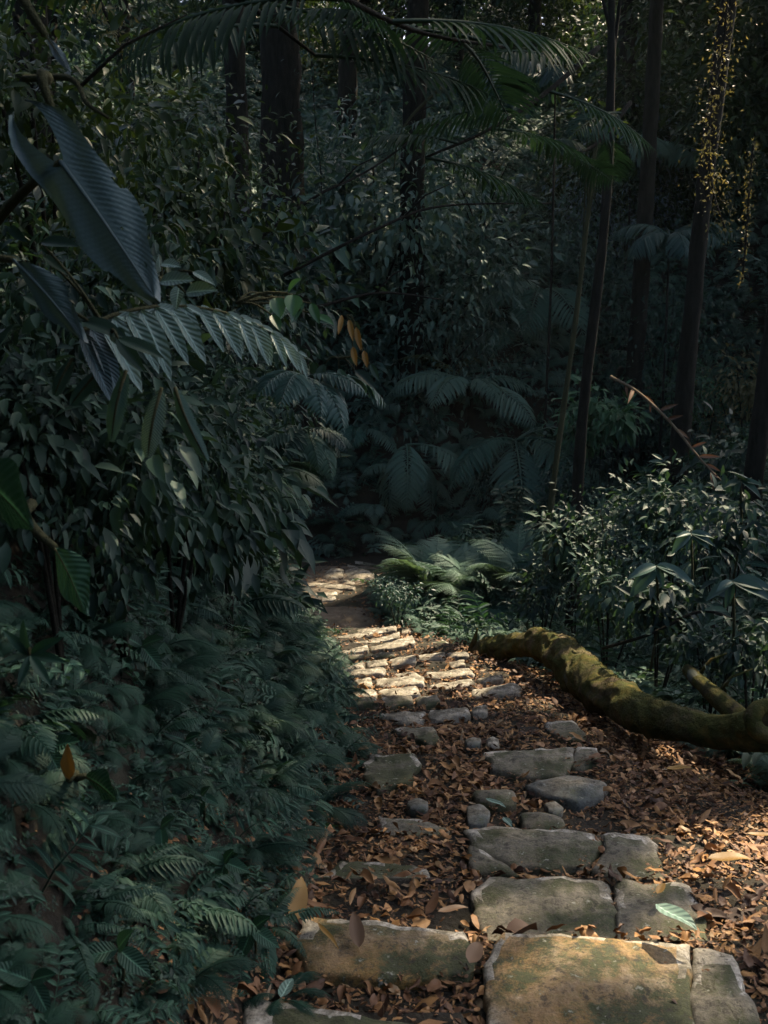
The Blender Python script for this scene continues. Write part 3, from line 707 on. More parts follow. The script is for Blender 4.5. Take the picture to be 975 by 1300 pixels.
# ------------------------------------------------------------------ fallen mossy log
def log_obj():
    pts = [(600,828,10.5,11),(618,824,10.3,17),(640,823,9.9,19),(672,817,9.3,21),(700,822,8.8,28),(722,840,8.2,32),(752,868,7.4,35),(790,893,6.8,34),(830,911,6.3,33),(880,923,5.95,30),(930,927,5.75,32),(975,924,5.6,38),(1040,905,5.5,36),(1110,880,5.45,34)]
    rows = [(*at(x, y, Y), rp * Y / FPX) for x, y, Y, rp in pts]; S = spline(rows, 240)
    for i in range(240): S[i, 3] *= .80 + .10 * fbm((S[i, 0] * 2, S[i, 1] * 2, 0), 1.5, 2, 3)
    t = thing('fallen_log', 'thick mossy fallen trunk bending down the right edge of the steps', 'log', Vector(S[120, :3]) - Vector((0, 0, .2)))
    o0 = np.array(t.location); g = tube([tuple(a[:3] - o0) for a in S], list(S[:, 3]), 44, seed=4., bump=.30, bs=4.5)
    obj('trunk', mesh('trunk', g, M['log']), t)
    # knot swelling on the right
    k = at(968, 912, 5.45) - Vector(o0); Q = [k + Vector((math.cos(a) * .085, -.10 + .03 * math.sin(a), math.sin(a) * .07 + .03)) for a in np.linspace(0, 6.283, 26)]
    obj('knot', mesh('knot', tube(Q, [.045] * 26, 9, seed=9, bump=.5, cap=False), M['log']), t)
    # moss: short tufts standing on the upper side
    V, F = g[0], g[1]; n = 52000; r = np.random.default_rng(5); f = F[r.integers(0, len(F), n)]; a, b, c = V[f[:, 0]], V[f[:, 1]], V[f[:, 2]]
    w1 = r.random((n, 3)); w1 /= w1.sum(1, keepdims=True); p = a * w1[:, :1] + b * w1[:, 1:2] + c * w1[:, 2:]; nn = unit(np.cross(b - a, c - a))
    ce = S[np.argmin(np.linalg.norm((p[:, None, :] + o0) - S[None, ::4, :3], axis=2), axis=1) * 4, :3] - o0
    nn = unit(p - ce); k = (nn[:, 2] > -.25) & (np.array([fbm(q, 2.6, 2, 2) for q in p]) > -.05); p, nn = p[k], nn[k]
    blade = geo([(0, -.1, 0), (0, .1, 0), (1, 0, .1)], [(0, 1, 2)])
    mo = obj('moss', mesh('moss', inst(blade, p - nn * .004, unit(nn + r.normal(0, .45, p.shape)), r.normal(0, 1, p.shape), r.uniform(.008, .022, len(p))), M['moss']), t); mo['kind'] = 'stuff'
    # broken stub end
    b2 = [at(598, 828, 10.5) - Vector(o0), at(603, 812, 10.4) - Vector(o0), at(606, 798, 10.35) - Vector(o0)]
    obj('branch_stub', mesh('branch_stub', tube(b2, [.05, .03, .008], 7, seed=3, bump=.5), M['log']), t)
log_obj()
rows = [at(872, 850, 6.9), at(895, 872, 6.6), at(920, 893, 6.4), at(945, 915, 6.2)]
t = thing('fallen_branch', 'pale lichen-spotted branch leaning down onto the mossy log among ferns', 'branch', rows[3])
S = spline([tuple(p - rows[3]) for p in rows], 24); obj('limb', mesh('limb', tube(S, [.035 + .035 * i / 23 for i in range(24)], 12, seed=6, bump=.35), M['bark_moss']), t)
for k in (4, 12): obj('twig', mesh('twig', tube([S[k], S[k] + [.08, -.03, .14], S[k] + [.2, -.05, .2]], [.014, .01, .004], 5), M['bark_moss']), t)
t = thing('fallen_branch', 'thin dead vine lying on the fern slope right behind the mossy log', 'branch', at(940, 790, 7.4)); S = spline([(0, 0, 0), (-.25, .1, .05), (-.6, .1, -.12), (-.9, .3, -.3)], 14)
obj('limb', mesh('limb', tube(S, [.012] * 14, 5), M['bark']), t)
# ------------------------------------------------------------------ special plants, left
def big_leaf(name, label, base, tip, Wd, mat, lobes=True, holes=(), cat='plant', pet=None, side=Vector((1, 0, .15)), nL=70, nW=30, sag=.06, seed=0.):
    """heart-based blade from base (stalk joint) to tip, with pleated side veins"""
    b, tp = Vector(base), Vector(tip); D = tp - b; L = D.length; D.normalize(); sd = (side - D * side.dot(D)).normalized(); nr = D.cross(sd) * -1
    t = thing(name, label, cat, b)
    V, U, keep = [], [], []
    t0 = -.42 if lobes else 0.
    for i in range(nL + 1):
        q = t0 + (1 - t0) * i / nL
        wq = float(np.interp(q, [-.45, -.42, -.38, -.3, -.15, 0, .15, .35, .6, .8, .92, 1], [.0, .3, .52, .75, .92, .99, 1, .92, .70, .45, .25, .02])) if lobes else math.sin(math.pi * min(1, max(.001, q)) ** .7) ** .8
        wq *= 1 - .12 * math.sin(7 * q + 1) * (q < .6)
        for j in range(nW + 1):
            u = 2 * j / nW - 1; a = abs(u)
            off = 0.
            if q < 0 and lobes:
                inner = min(.9, (-q / .42) ** .7 * .55 + .04); a2 = inner + (1 - inner) * a; yy = math.copysign(a2, u if u else 1) * wq * Wd / 2
            else: yy = u * wq * Wd / 2
            vein = (abs(((q * 22 - a * 4.6) % 1) * 2 - 1)) ** .8 * .006 * min(1, a * 5) * min(1, (1.02 - q) * 5)
            z = a ** 1.3 * wq * Wd * .10 - sag * L * q * q * 2 + vein * L * 1.6 + .02 * L * math.sin(8 * q + 5 * u + seed) * a - (.10 * L * (a ** 2) if q < 0 else 0) * (-q)
            V.append(D * (q * L + .05 * a * a * L) + sd * yy + nr * z); U.append((q, u * .5 + .5))
    F = []
    for i in range(nL):
        for j in range(nW):
            q = t0 + (1 - t0) * (i + .5) / nL; u = 2 * (j + .5) / nW - 1
            if q < 0 and lobes and j == nW // 2 and nW % 2: continue
            if any((q - h[0]) ** 2 + ((u - h[1]) * .5) ** 2 < h[2] ** 2 for h in holes): continue
            a = i * (nW + 1) + j; F += [(a, a + nW + 1, a + nW + 2), (a, a + nW + 2, a + 1)]
    obj('leaf_blade', mesh('leaf_blade', geo([tuple(v) for v in V], F, U), M[mat]), t)
    mid = [D * (q * L) + nr * (-sag * L * q * q * 2 - .003) for q in np.linspace(0, .97, 20)]
    obj('midrib', mesh('midrib', tube(mid, [L * .012 * (1 - .8 * i / 19) for i in range(20)], 6), M['taro'] if mat == 'taro' else M['stem']), t)
    if pet is not None:
        e = Vector(pet) - b; S = spline([(0, 0, 0), tuple(e * .3 - nr * .03), tuple(e * .7 - nr * .04), tuple(e)], 12)
        obj('stalk', mesh('stalk', tube(S, [.008 + .0006 * i for i in range(12)], 7), M['stem']), t)
    return t
big_leaf('elephant_ear', 'huge blue-green heart-shaped leaf with pleated veins hanging at upper left', at(78, 206, 2.3), at(212, 386, 2.1), .15, 'taro', True, [(.10, -.55, .012), (.55, .3, .014), (.8, .5, .02), (.25, .95, .05), (.3, -.98, .04)], pet=at(-20, 330, 2.7), side=Vector((.8, -.05, .6)), nW=31)
big_leaf('elephant_ear', 'narrow bluish drooping leaf below the huge heart-shaped leaf at the left edge', at(18, 330, 2.5), at(125, 435, 2.3), .075, 'taro', False, [(.6, .9, .06)], pet=at(-60, 330, 2.7), side=Vector((.7, -.3, .6)), nL=50, nW=24)
big_leaf('broad_leaf_plant', 'broad veined dark leaf poking in at the left edge at mid height', at(-30, 600, 1.9), at(52, 662, 1.8), .12, 'herb', False, pet=at(-90, 640, 2), side=Vector((.5, -.5, .6)), nL=40, nW=20)
big_leaf('broad_leaf_plant', 'wide dim leaf hanging over the dark bank below the ferns at left', at(70, 695, 2.3), at(118, 778, 2.2), .085, 'herb', False, pet=at(40, 640, 2.5), side=Vector((.8, -.3, .4)), nL=40, nW=20)
big_leaf('broad_leaf_plant', 'small blue-white upright leaf just above the huge heart-shaped leaf', at(66, 138, 2.5), at(82, 180, 2.45), .022, 'pale', False, pet=at(60, 100, 2.6), side=Vector((1, 0, .2)), nL=16, nW=8)
big_leaf('broad_leaf_plant', 'long thin blue leaf hanging in the dark above the heart-shaped leaf', at(58, 45, 2.5), at(94, 98, 2.4), .02, 'blue', False, pet=at(30, 0, 2.6), side=Vector((1, 0, .4)), nL=16, nW=8)
big_leaf('broad_leaf_plant', 'veined oval leaf lit dimly in the middle of the lower left bank', at(108, 985, 2.35), at(160, 1012, 2.2), .065, 'herb', False, side=Vector((.3, -.2, 1)), pet=at(80, 1000, 2.5), nL=30, nW=14)
big_leaf('broad_leaf_plant', 'brownish upright leaf among dark herbs at the left edge of the lower bank', at(88, 990, 2.3), at(84, 952, 2.25), .03, 'ochre', False, side=Vector((1, 0, 0)), pet=at(92, 1010, 2.4), nL=16, nW=8)
def leafy(name, label, cat, anchor, specs, mat, W=.42, nseg=8, stem_to=None, veined=True):
    """a plant whose leaves are placed one by one: specs = [(base px,py, tip px,py, Y)]"""
    t = thing(name, label, cat, anchor)
    for k, (x0, y0, x1, y1, Y, *wd) in enumerate(specs):
        b, tp = at(x0, y0, Y), at(x1, y1, Y - .04); D = tp - b; L = D.length
        g = leafg(1, wd[0] if wd else W, nseg, .22, .12, m=3, pw=.8)
        up = np.array([random.uniform(-.3, .3), -.75, random.uniform(.5, 1.1)])
        gg = inst(g, np.array(b - t.location), np.array(D), up, L, random.random()); obj('leaf', mesh('leaf', gg, M[mat]), t)
        e = b - t.location
        if e.length > .02: obj('leaf_stalk', mesh('leaf_stalk', tube(spline([(0, 0, 0), tuple(e * .5 + Vector((0, 0, .015))), tuple(e)], 6), [.004, .004, .0035, .003, .003, .002], 5), M['stem']), t)
    return t
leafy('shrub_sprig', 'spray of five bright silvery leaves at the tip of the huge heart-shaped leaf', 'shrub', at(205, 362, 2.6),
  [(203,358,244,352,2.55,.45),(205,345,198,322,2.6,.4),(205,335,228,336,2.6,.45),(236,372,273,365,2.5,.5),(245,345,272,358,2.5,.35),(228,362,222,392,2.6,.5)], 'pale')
leafy('shrub_sprig', 'loose cluster of dull grey-green leaves under the huge leaf at left', 'shrub', at(140, 425, 2.5),
  [(105,408,160,425,2.5,.35),(150,430,208,450,2.4,.28),(148,428,182,470,2.45,.32),(52,308,98,308,2.6,.35),(55,325,85,345,2.6,.3),(145,418,158,440,2.5,.6),(30,375,75,395,2.5,.35)], 'bush')
# arching frond with drooping leaflets in front of the left bank
def arching():
    spine = spline([at(95, 425, 2.5), at(150, 398, 2.6), at(220, 388, 2.75), at(290, 398, 2.95), at(345, 422, 3.1), at(388, 456, 3.2)], 40)
    t = thing('arching_palm_frond', 'arching frond with a row of drooping silvery leaflets reaching from the left', 'palm', Vector(spine[0]))
    obj('midrib', mesh('midrib', tube(spine - spine[0], [.006 * (1 - .7 * i / 39) for i in range(40)], 6), M['stem']), t)
    r = random.Random(3)
    for i in range(1, 39, 2):
        for s in (0, 1):
            p = spine[i] - spine[0]; L = (.19 if s == 0 else .12) * (1.05 - .62 * i / 39) * r.uniform(.85, 1.15)
            d = unit(np.array([.45 + r.uniform(-.15, .15), -.25 if s == 0 else .55, (-.85 if s == 0 else -.25) + r.uniform(-.1, .1)]))
            obj('leaflet', mesh('leaflet', inst(leafg(1, .26, 8, .3, .12, m=2, wav=.012), p, d, [.5, -.8, .5], L, r.random()), M['pale' if i > 3 else 'blue']), t)
arching()
# lobed hanging leaves
def hanging(px, py, px2, py2, Y, W, label, mat='palm'):
    b, tp = at(px, py, Y), at(px2, py2, Y); L = (tp - b).length
    t = thing('lobed_hanging_leaf', label, 'fern', b)
    n = 24; D = np.array((tp - b).normalized()); sd = unit(np.cross(D, [0.1, -1, .1])); nr = np.cross(D, sd); gs = []
    ax = [D * L * q + np.array([0, -1, 0]) * L * .16 * math.sin(math.pi * q) for q in np.linspace(0, 1, n)]
    obj('midrib', mesh('midrib', tube(ax, [.0045 * (1 - .7 * i / n) for i in range(n)], 5), M['stem']), t)
    lobe = leafg(1, .42, 4, .1, .25)
    for i in range(1, n):
        q = i / n; wl = W * math.sin(math.pi * q ** .75) ** .75 + .004
        for s in (-1, 1): gs.append(inst(lobe, ax[i], unit(D * .62 + sd * s * .8 + np.array([0, .25, -.1])), [0, -1, .4], wl, .5, S2=L / n * 3.1))
    obj('blade', mesh('blade', join(gs), M[mat]), t); return t
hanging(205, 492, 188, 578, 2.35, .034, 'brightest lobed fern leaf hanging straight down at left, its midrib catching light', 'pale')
hanging(160, 470, 142, 556, 2.45, .030, 'lobed fern leaf curving down just left of the brightest hanging leaf')
hanging(128, 468, 92, 512, 2.5, .026, 'short lobed fern leaf hanging second from the left under the arching frond')
hanging(92, 455, 70, 500, 2.5, .024, 'leftmost short lobed fern leaf under the arching frond')
hanging(222, 492, 262, 582, 2.5, .026, 'dark narrow lobed leaf hanging to the right of the brightest hanging leaf')
leafy('climbing_sprig', 'green twig with two dark leaves and white backlit leaves left of centre', 'vine', at(300, 385, 3.2),
  [(350,378,356,402,3.2,.7),(372,374,372,400,3.2,.75),(366,372,380,352,3.2,.5),(345,383,338,402,3.3,.5),(385,382,374,405,3.3,.4),(395,385,405,410,3.3,.4),(330,372,318,382,3.3,.5),(345,400,356,418,3.2,.5),(402,400,424,410,3.3,.35)], 'bright')
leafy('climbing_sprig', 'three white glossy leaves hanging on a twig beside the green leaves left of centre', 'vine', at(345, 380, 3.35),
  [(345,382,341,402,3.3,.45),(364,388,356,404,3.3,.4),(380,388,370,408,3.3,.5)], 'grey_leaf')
leafy('hanging_dead_leaves', 'withered orange-brown leaves dangling on a twig at centre left', 'dead leaves', at(440, 400, 3.8),
  [(443,405,448,432,3.8,.25),(452,415,458,445,3.8,.25),(448,440,452,464,3.8,.3),(462,445,466,466,3.8,.32),(434,400,430,424,3.8,.25)], 'ochre', .3)
leafy('climbing_sprig', 'three plain drooping leaves hanging near the dead orange leaves', 'vine', at(430, 455, 3.9),
  [(430,468,440,492,3.9,.4),(450,470,478,492,3.9,.4),(412,462,402,490,3.9,.4),(470,462,482,484,3.9,.3)], 'bush')
fern(at(385, 480, 3.9), .34, 7, 'broad', 'palm', 'spray of grey fern fronds hanging just under the tip of the arching frond', fan=(-60, 80), tilt=35)
fern(at(385, 545, 5.2), .36, 7, 'broad', 'bush', 'pale grey-green fern spilling off the bank halfway down its leafy edge', fan=(-50, 80), tilt=40)
fern(at(330, 600, 5.6), .45, 7, 'lacy', 'fern', 'lacy fern hanging over the bank edge below the pale grey-green fern', fan=(-40, 90), tilt=35)
leafy('star_leaf_plant', 'dim star-shaped plant of long radiating leaves at the left edge of the lower bank', 'plant', at(38, 832, 2.1),
  [(38,832,25,790,2.1,.25),(38,832,75,808,2.05,.25),(38,832,82,838,2.05,.25),(38,832,65,870,2.0,.25),(38,832,22,872,2.0,.25),(38,832,-5,840,2.1,.25),(38,832,5,800,2.1,.25)], 'fern')
for px, py, n_, s_, lab in ((204, 1050, 3, .075, 'trio of ribbed oval leaves in the middle of the lower left bank'), (150, 1205, 3, .085, 'pair of large ribbed leaves near the bottom of the left bank'),
    (235, 940, 4, .08, 'ribbed-leaf herb at the top of the lower left bank'), (60, 950, 4, .09, 'large-leaved herb at the far left of the lower bank'), (320, 1180, 4, .09, 'dark herb with broad leaves beside the lowest kerb'),
    (255, 1010, 5, .06, 'small-leaved herb with light tips right of the ribbed trio'), (285, 1095, 5, .08, 'pointed-leaf herb hanging over the litter at left of the path'), (40, 1245, 4, .08, 'dim herb in the bottom left corner'),
    (180, 820, 4, .11, 'large soft leaf herb on the dark bank above the ferns'), (330, 810, 5, .07, 'light-leaved herb on the bank close to the sunlit steps')):
    h = hit(px, py + 8, .12); t = thing('ribbed_herb', lab, 'herb', h); h0 = Vector((0, 0, 0)); r = random.Random(px)
    top = at(px, py, h.y - .03) - h
    obj('stem', mesh('stem', tube(spline([(0, 0, 0), tuple(top * .6 + Vector((.01, 0, 0))), tuple(top)], 6), [.004] * 6, 5), M['stem']), t)
    for i in range(n_):
        a = 2 * math.pi * i / n_ + r.uniform(-.3, .3) + px; d = np.array([math.cos(a), -.35, math.sin(a) * .8]); g = inst(leafg(1, .5, 8, .15, .12, m=3), np.array(top), d, [0, -.7, 1], s_ * r.uniform(.8, 1.15), r.random()); obj('leaf', mesh('leaf', g, M['herb']), t)
LF = [ # px, py, size, fronds, kind, label
 (165, 1085, .30, 5, 'broad', 'broad-fingered fern just below the ribbed trio on the lower left bank'),
 (120, 1120, .22, 5, 'sword', 'little ladder fern left of the broad-fingered fern low on the bank'),
 (95, 1150, .22, 4, 'sword', 'lowest ladder fern with two thin pale fronds at far left of the bank'),
 (230, 1135, .26, 6, 'broad', 'upright finger fern right of the ladder ferns low on the bank'),
 (370, 1240, .17, 5, 'lacy', 'small lacy fern growing above the lowest mossy kerb'),
 (345, 1150, .26, 5, 'sword', 'drooping fern beside the left end of the ochre-stained slab'),
 (250, 1215, .24, 5, 'lacy', 'lacy fern in the darkest part of the bottom left bank'),
 (410, 1010, .36, 7, 'lacy', 'large lacy fern overhanging the left edge of the steps opposite the flat stones'),
 (430, 945, .36, 7, 'lacy', 'lacy fern overhanging the left edge of the steps beside the straight kerb'),
 (385, 890, .38, 7, 'lacy', 'bushy blue-green fern left of the sunlit steps'),
 (350, 835, .4, 8, 'lacy', 'blue-green fern hanging beside the upper end of the sunlit steps'),
 (330, 785, .45, 7, 'lacy', 'fern on the bank left of the bare earth landing'),
 (345, 980, .34, 6, 'sword', 'ladder fern in the middle of the fern bank left of the steps'),
 (330, 900, .40, 7, 'lacy', 'dim lacy fern higher on the bank left of the bushy blue-green fern'),
 (265, 930, .26, 5, 'broad', 'finger fern with bright ribs near the top of the lower left bank'),
 (220, 730, .36, 5, 'sword', 'dark ladder fern with three hanging fronds in the middle of the left bank'),
 (20, 900, .3, 5, 'broad', 'dim fern fan under the star-shaped plant at the left edge'),
 (300, 760, .5, 6, 'broad', 'dark broad fern on the steep middle of the left bank'),
 (180, 880, .3, 6, 'lacy', 'dark lacy fern below the large soft leaf herb'),
 (320, 1060, .28, 6, 'lacy', 'lacy fern at the foot of the bank beside the leaf-strewn step'),
]
for px, py, s_, n_, kd, lab in LF:
    h = hit(px, py, .10); fern(h + Vector((-.02, 0, .02)), s_, n_, kd, 'fern', lab, fan=(-45, 130), tilt=10)

# ------------------------------------------------------------------ special plants, right and centre
RF = [
 (545, 755, 1.6, 12, 'lacy', 'fern_lit', 'tall blue-green fern clump on the spur right of the landing'),
 (520, 775, .7, 9, 'lacy', 'fern_lit', 'low fern spreading toward the bare earth landing'),
 (605, 768, 1.35, 11, 'lacy', 'fern_lit', 'fern clump between the spur and the end of the mossy log'),
 (660, 765, 1.35, 11, 'lacy', 'fern_lit', 'dense fern behind the root end of the mossy log'),
 (745, 800, .62, 9, 'broad', 'palm', 'pale spiky fern rosette right behind the hump of the mossy log'),
 (700, 760, .6, 7, 'sword', 'fern', 'ladder fern above the hump of the mossy log'),
 (860, 880, .5, 6, 'sword', 'palm', 'long ladder fern arching beside the pale leaning branch'),
 (820, 855, .5, 6, 'sword', 'palm', 'ladder fern between the log hump and the pale branch'),
 (940, 850, .55, 7, 'broad', 'palm', 'big finger fern at the right edge above the log'),
 (885, 805, .5, 6, 'broad', 'fern', 'dim fern in the middle of the slope right of the log'),
 (800, 790, .55, 6, 'lacy', 'fern', 'lacy fern on the slope right of the spiky rosette'),
 (965, 890, .4, 5, 'broad', 'bush', 'pale-leaved fern touching the knot of the log at the right edge'),
]
for px, py, s_, n_, kd, mt, lab in RF:
    h = hit(px, py, .05); fern(h, s_, n_, kd, mt, lab, tilt=-24 if s_ > 1 else 0)
leafy_r = random.Random(8)
for px, py, Y, s_, n_, mt, lab in ((877, 677, 8.0, .24, 6, 'palm', 'pale drooping palmate leaf highest of three on the right slope'), (833, 718, 7.6, .26, 7, 'palm', 'wide palmate leaf with long fingers left of the two lower ones on the right slope'),
      (930, 738, 6.8, .22, 6, 'palm', 'palmate leaf with broad drooping fingers near the right edge'), (940, 610, 8.5, .2, 4, 'bush', 'single cluster of plain leaves below the sunlit bush at the right edge')):
    c = at(px, py, Y); t = thing('palmate_plant', lab, 'shrub', c - Vector((0, 0, .8)))
    obj('stem', mesh('stem', tube(spline([(0, 0, 0), (.04, .02, .4), (0, 0, .8)], 8), [.01] * 8, 5), M['stem']), t)
    for i in range(n_):
        a = R(-170 + 200 * i / (n_ - 1) + leafy_r.uniform(-9, 9)) - .3; d = np.array([math.cos(a) * 1.1 + .25, -.5 + .3 * math.sin(a * 2), -.12 + .42 * math.sin(a) + leafy_r.uniform(-.12, .12)])
        obj('leaflet', mesh('leaflet', inst(leafg(1, leafy_r.uniform(.3, .42), 8, .25, .2, m=2), np.array([0, 0, .8]), d, [leafy_r.uniform(-.3, .3), -.6, 1], s_ * leafy_r.uniform(.6, 1.25), leafy_r.random()), M[mt]), t)
def rows_plant(px, py, Y, n, H, label, mat='palm', lean=.15):
    mat = 'fern'
    c = at(px, py, Y); t = thing('ladder_leaved_plant', label, 'shrub', c); r = random.Random(px)
    for k in range(n):
        a = r.uniform(-1, 1); P_ = spline([(0, 0, 0), (a * .1 * H, -.04, .5 * H), (a * .32 * H, -.12 * H, H * r.uniform(.85, 1.05))], 12); obj('stem', mesh('stem', tube(P_, [.008 * H] * 12, 4), M['stem']), t)
        Q, D = [], []
        for i in range(3, 12):
            for s in (-1, 1): Q.append(P_[i]); D.append((s * .9, -.35 + r.uniform(-.35, .35), .05 + r.uniform(-.45, .4)))
        obj('leaves', mesh('leaves', inst(L_mid, np.array(Q), np.array(D), [0, -.4, 1], H * .17 * np.array([r.uniform(.7, 1.1) for _ in Q])), M[mat]), t)
rows_plant(650, 700, 16, 6, 1.1, 'upright shrub with neat rows of pale leaves behind the fern clumps')
def on_hill(px, py, Y, size):
    if Y < 11 or (Y < 16 and px < 600): return Y, size
    h = hit(px, py + 45); Y2 = min(h.y - .1, Y + 7); return Y2, size * (Y2 / Y) ** .8
def tree_fern(px, py, Y, size, n, label, mat='fern', fan=None, trunk=True, tilt=0, kind='treefern'):
    Y, size = on_hill(px, py, Y, size)
    c = at(px, py, Y); base = hit(px, min(py + 160, 690)); zb = float(ground(c.x, c.y)); t = thing('tree_fern', label, 'tree fern', (c.x, c.y, zb)); H = max(.3, c.z - zb); r = random.Random(px + py)
    if trunk: obj('trunk', mesh('trunk', tube(spline([(0, .05, 0), (.04, 0, H * .5), (0, 0, H)], 14), [(.028 if kind == 'palm' else .075) * (1 - .02 * i) for i in range(14)], 10, bump=.4), M['bark']), t)
    for i in range(n):
        az = R(fan[0] + fan[1] * (2 * (i + .5) / n - 1)) if fan else 2 * math.pi * i / n + r.uniform(-.2, .2)
        obj('frond', fmesh(kind, r.randrange(9), mat), t, loc=(0, 0, H), rot=(r.uniform(-.25, .25), R(tilt) + r.uniform(-.2, .25), az), scale=size * r.uniform(.8, 1.1))
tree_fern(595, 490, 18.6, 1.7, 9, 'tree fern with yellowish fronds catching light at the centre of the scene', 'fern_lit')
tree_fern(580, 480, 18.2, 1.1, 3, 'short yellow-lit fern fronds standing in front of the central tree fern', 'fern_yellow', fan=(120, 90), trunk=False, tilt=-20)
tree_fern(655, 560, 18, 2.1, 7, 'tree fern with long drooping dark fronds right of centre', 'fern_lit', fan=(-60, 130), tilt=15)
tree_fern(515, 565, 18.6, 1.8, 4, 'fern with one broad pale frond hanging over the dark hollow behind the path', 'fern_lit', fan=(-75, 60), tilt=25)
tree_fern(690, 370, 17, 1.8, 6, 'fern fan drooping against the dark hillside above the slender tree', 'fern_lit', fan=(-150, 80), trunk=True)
tree_fern(800, 195, 17.0, 1.5, 5, 'pale palm frond spreading across the dark trees at upper right', 'fern_lit', fan=(-10, 90), kind='palm', tilt=-5)
tree_fern(850, 300, 13.5, .95, 8, 'small palm with fanned leaves left of the golden creeper', 'palm', kind='palm', tilt=10)
tree_fern(705, 105, 14, 1.1, 5, 'palm fronds high in the dark canopy above centre right', 'palm', kind='palm', fan=(180, 100))
# tufts with bright leaves below the slender trunk
def bush(px, py, Y, rad, label, mat, leaf=L_small, ll=.07, n=1500, name='bush', cat='bush', flat=.85, to_ground=True, group=None, clumps=14, stems=5):
    Y, rad = on_hill(px, py, Y, rad); c = at(px, py, Y); zb = float(ground(c.x, c.y)) if to_ground else c.z - rad; t = thing(name, label, cat, (c.x, c.y, min(zb, c.z - .1)), 0, group); H = c.z - t.location.z
    r = np.random.default_rng(int(px * 7 + py)); gs = []; C_ = unit(r.normal(0, 1, (clumps, 3))) * (r.random((clumps, 1)) ** .4) * rad * [1, 1, flat] + [0, 0, H]
    for c_ in C_:
        m_ = n // clumps; q = r.normal(0, .30 * rad * r.uniform(.6, 1.2), (m_, 3)); near = Y < 7; lv = (L_mid if near and leaf is L_small else leaf) if r.random() < .5 else (L_mid if near else L_small, L_mid, L_long, L_fine if near else L_mid)[r.integers(4)]; lf = math.exp(r.normal(-.05, .35)); rb_ = r.random()
        gs.append(inst(lv, c_ + q, unit(q + [0, -.1 * rad, -.25 * rad] + r.normal(0, .2 * rad, (m_, 3))), np.array([0, -.2, 1.]) + r.normal(0, .35, (m_, 3)), ll * lf * r.uniform(.5, 1.3, m_), (rb_ + .3 * r.random(m_)) % 1))
    obj('foliage', mesh('foliage', join(gs), M[mat]), t)
    gs = [tube(spline([(0, 0, 0), tuple(C_[k] * [.5, .5, .6]), tuple(C_[k])], 8), [.006 + .010 * rad * (1 - i / 8) for i in range(8)], 5) for k in range(min(stems, clumps))]
    for g in gs: obj('stem', mesh('stem', g, M['bark']), t)
    return t
bush(765, 530, 12, .42, 'fresh green bush behind the foot of the slender dark tree', 'bright', L_long, .15, 900)
bush(715, 630, 11.5, .45, 'leafy bush in front of the slender tree on the right slope', 'bush', L_mid, .12, 1100)
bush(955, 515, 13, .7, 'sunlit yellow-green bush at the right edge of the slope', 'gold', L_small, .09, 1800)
bush(900, 500, 14, .9, 'dim green bush beside the sunlit yellow-green bush', 'bright', L_small, .09, 1800)
bush(820, 510, 15, 1.0, 'dark bush on the slope under the palms', 'bush', L_small, .10, 1800)
bush(480, 335, 19.5, 2.2, 'large grey-green leafy tree crown filling the left centre', 'bush_lit', L_mid, .22, 6500, 'small_tree', 'tree', 1.25, clumps=36)
bush(560, 430, 20, 1.6, 'fine-leaved shrub mass just left above the central tree fern', 'bush_lit', L_small, .15, 4200, clumps=24)
bush(420, 240, 17, 1.1, 'pale long-leaved shrub high beside the thick dark trunk', 'palm', L_long, .36, 1500, clumps=14)
bush(790, 250, 18, 1.1, 'blue-tinged rounded bush between the palm fronds at upper right', 'blue', L_small, .10, 2600)
bush(610, 220, 18.5, 1.3, 'shrub with pale glossy leaves high in the centre of the canopy', 'pale', L_mid, .2, 700, clumps=16)
bush(740, 330, 16.5, 1.2, 'dark leafy shrub around the top of the slender tree', 'bush_lit', L_small, .11, 2600, clumps=20)
bush(850, 400, 15, 1.2, 'hanging mass of small leaves right of the slender tree', 'bush', L_small, .10, 3000, clumps=24)
bush(230, 260, 6.2, .6, 'dark glossy bush right of the huge heart-shaped leaf', 'tree', L_mid, .07, 2600, clumps=22)
bush(285, 520, 5.2, .4, 'shadowy small-leaved bush under the arching frond', 'bush', L_small, .055, 2600, clumps=20)
bush(60, 230, 4.4, .55, 'dark bush behind the huge heart-shaped leaf at upper left', 'tree', L_mid, .07, 2400, clumps=22)
bush(90, 380, 3.6, .42, 'shadowed leafy bush between the huge leaf and the arching frond', 'bush', L_mid, .06, 1700, clumps=18)
bush(270, 420, 6.4, .5, 'dark bush filling the space behind the arching frond', 'bush', L_small, .07, 2600, clumps=22)
for px, py, Y, rd, lab in ((150, 610, 3.4, .32, 'dark small-leaved mass on the left bank below the hanging lobed leaves'), (215, 640, 4.6, .36, 'dark leafy mass on the left bank above the ladder fern'), (265, 640, 6.2, .42, 'leafy mass on the bank edge below the shadowy bush'),
        (60, 560, 2.9, .26, 'dim leafy mass at the left edge above the broad veined leaf'), (305, 760, 8.5, .4, 'leafy mass hanging to the ground left of the landing'), (210, 560, 4.0, .3, 'shadowed leafy mass right below the brightest hanging leaf'), (300, 560, 8.5, .48, 'feathery leaf mass bulging from the bank above the bend'), (300, 330, 7.5, .6, 'dark leafy mass behind the spray of silvery leaves')):
    bush(px, py, Y, rd, lab, 'bush', L_small, .014 * Y + .012, 1700, clumps=18, stems=3)
bush(295, 640, 9.5, .4, 'light-leaved bush hanging from the bank edge above the landing', 'bush', L_small, .07, 2000, clumps=18)
bush(300, 700, 11.0, .35, 'pale flower-like leaf cluster on the bank beside the landing', 'pale', L_small, .05, 700, clumps=16)
bush(505, 762, 13.2, .3, 'small light-spotted shrub on the right edge of the landing', 'palm', L_small, .05, 900, clumps=12)

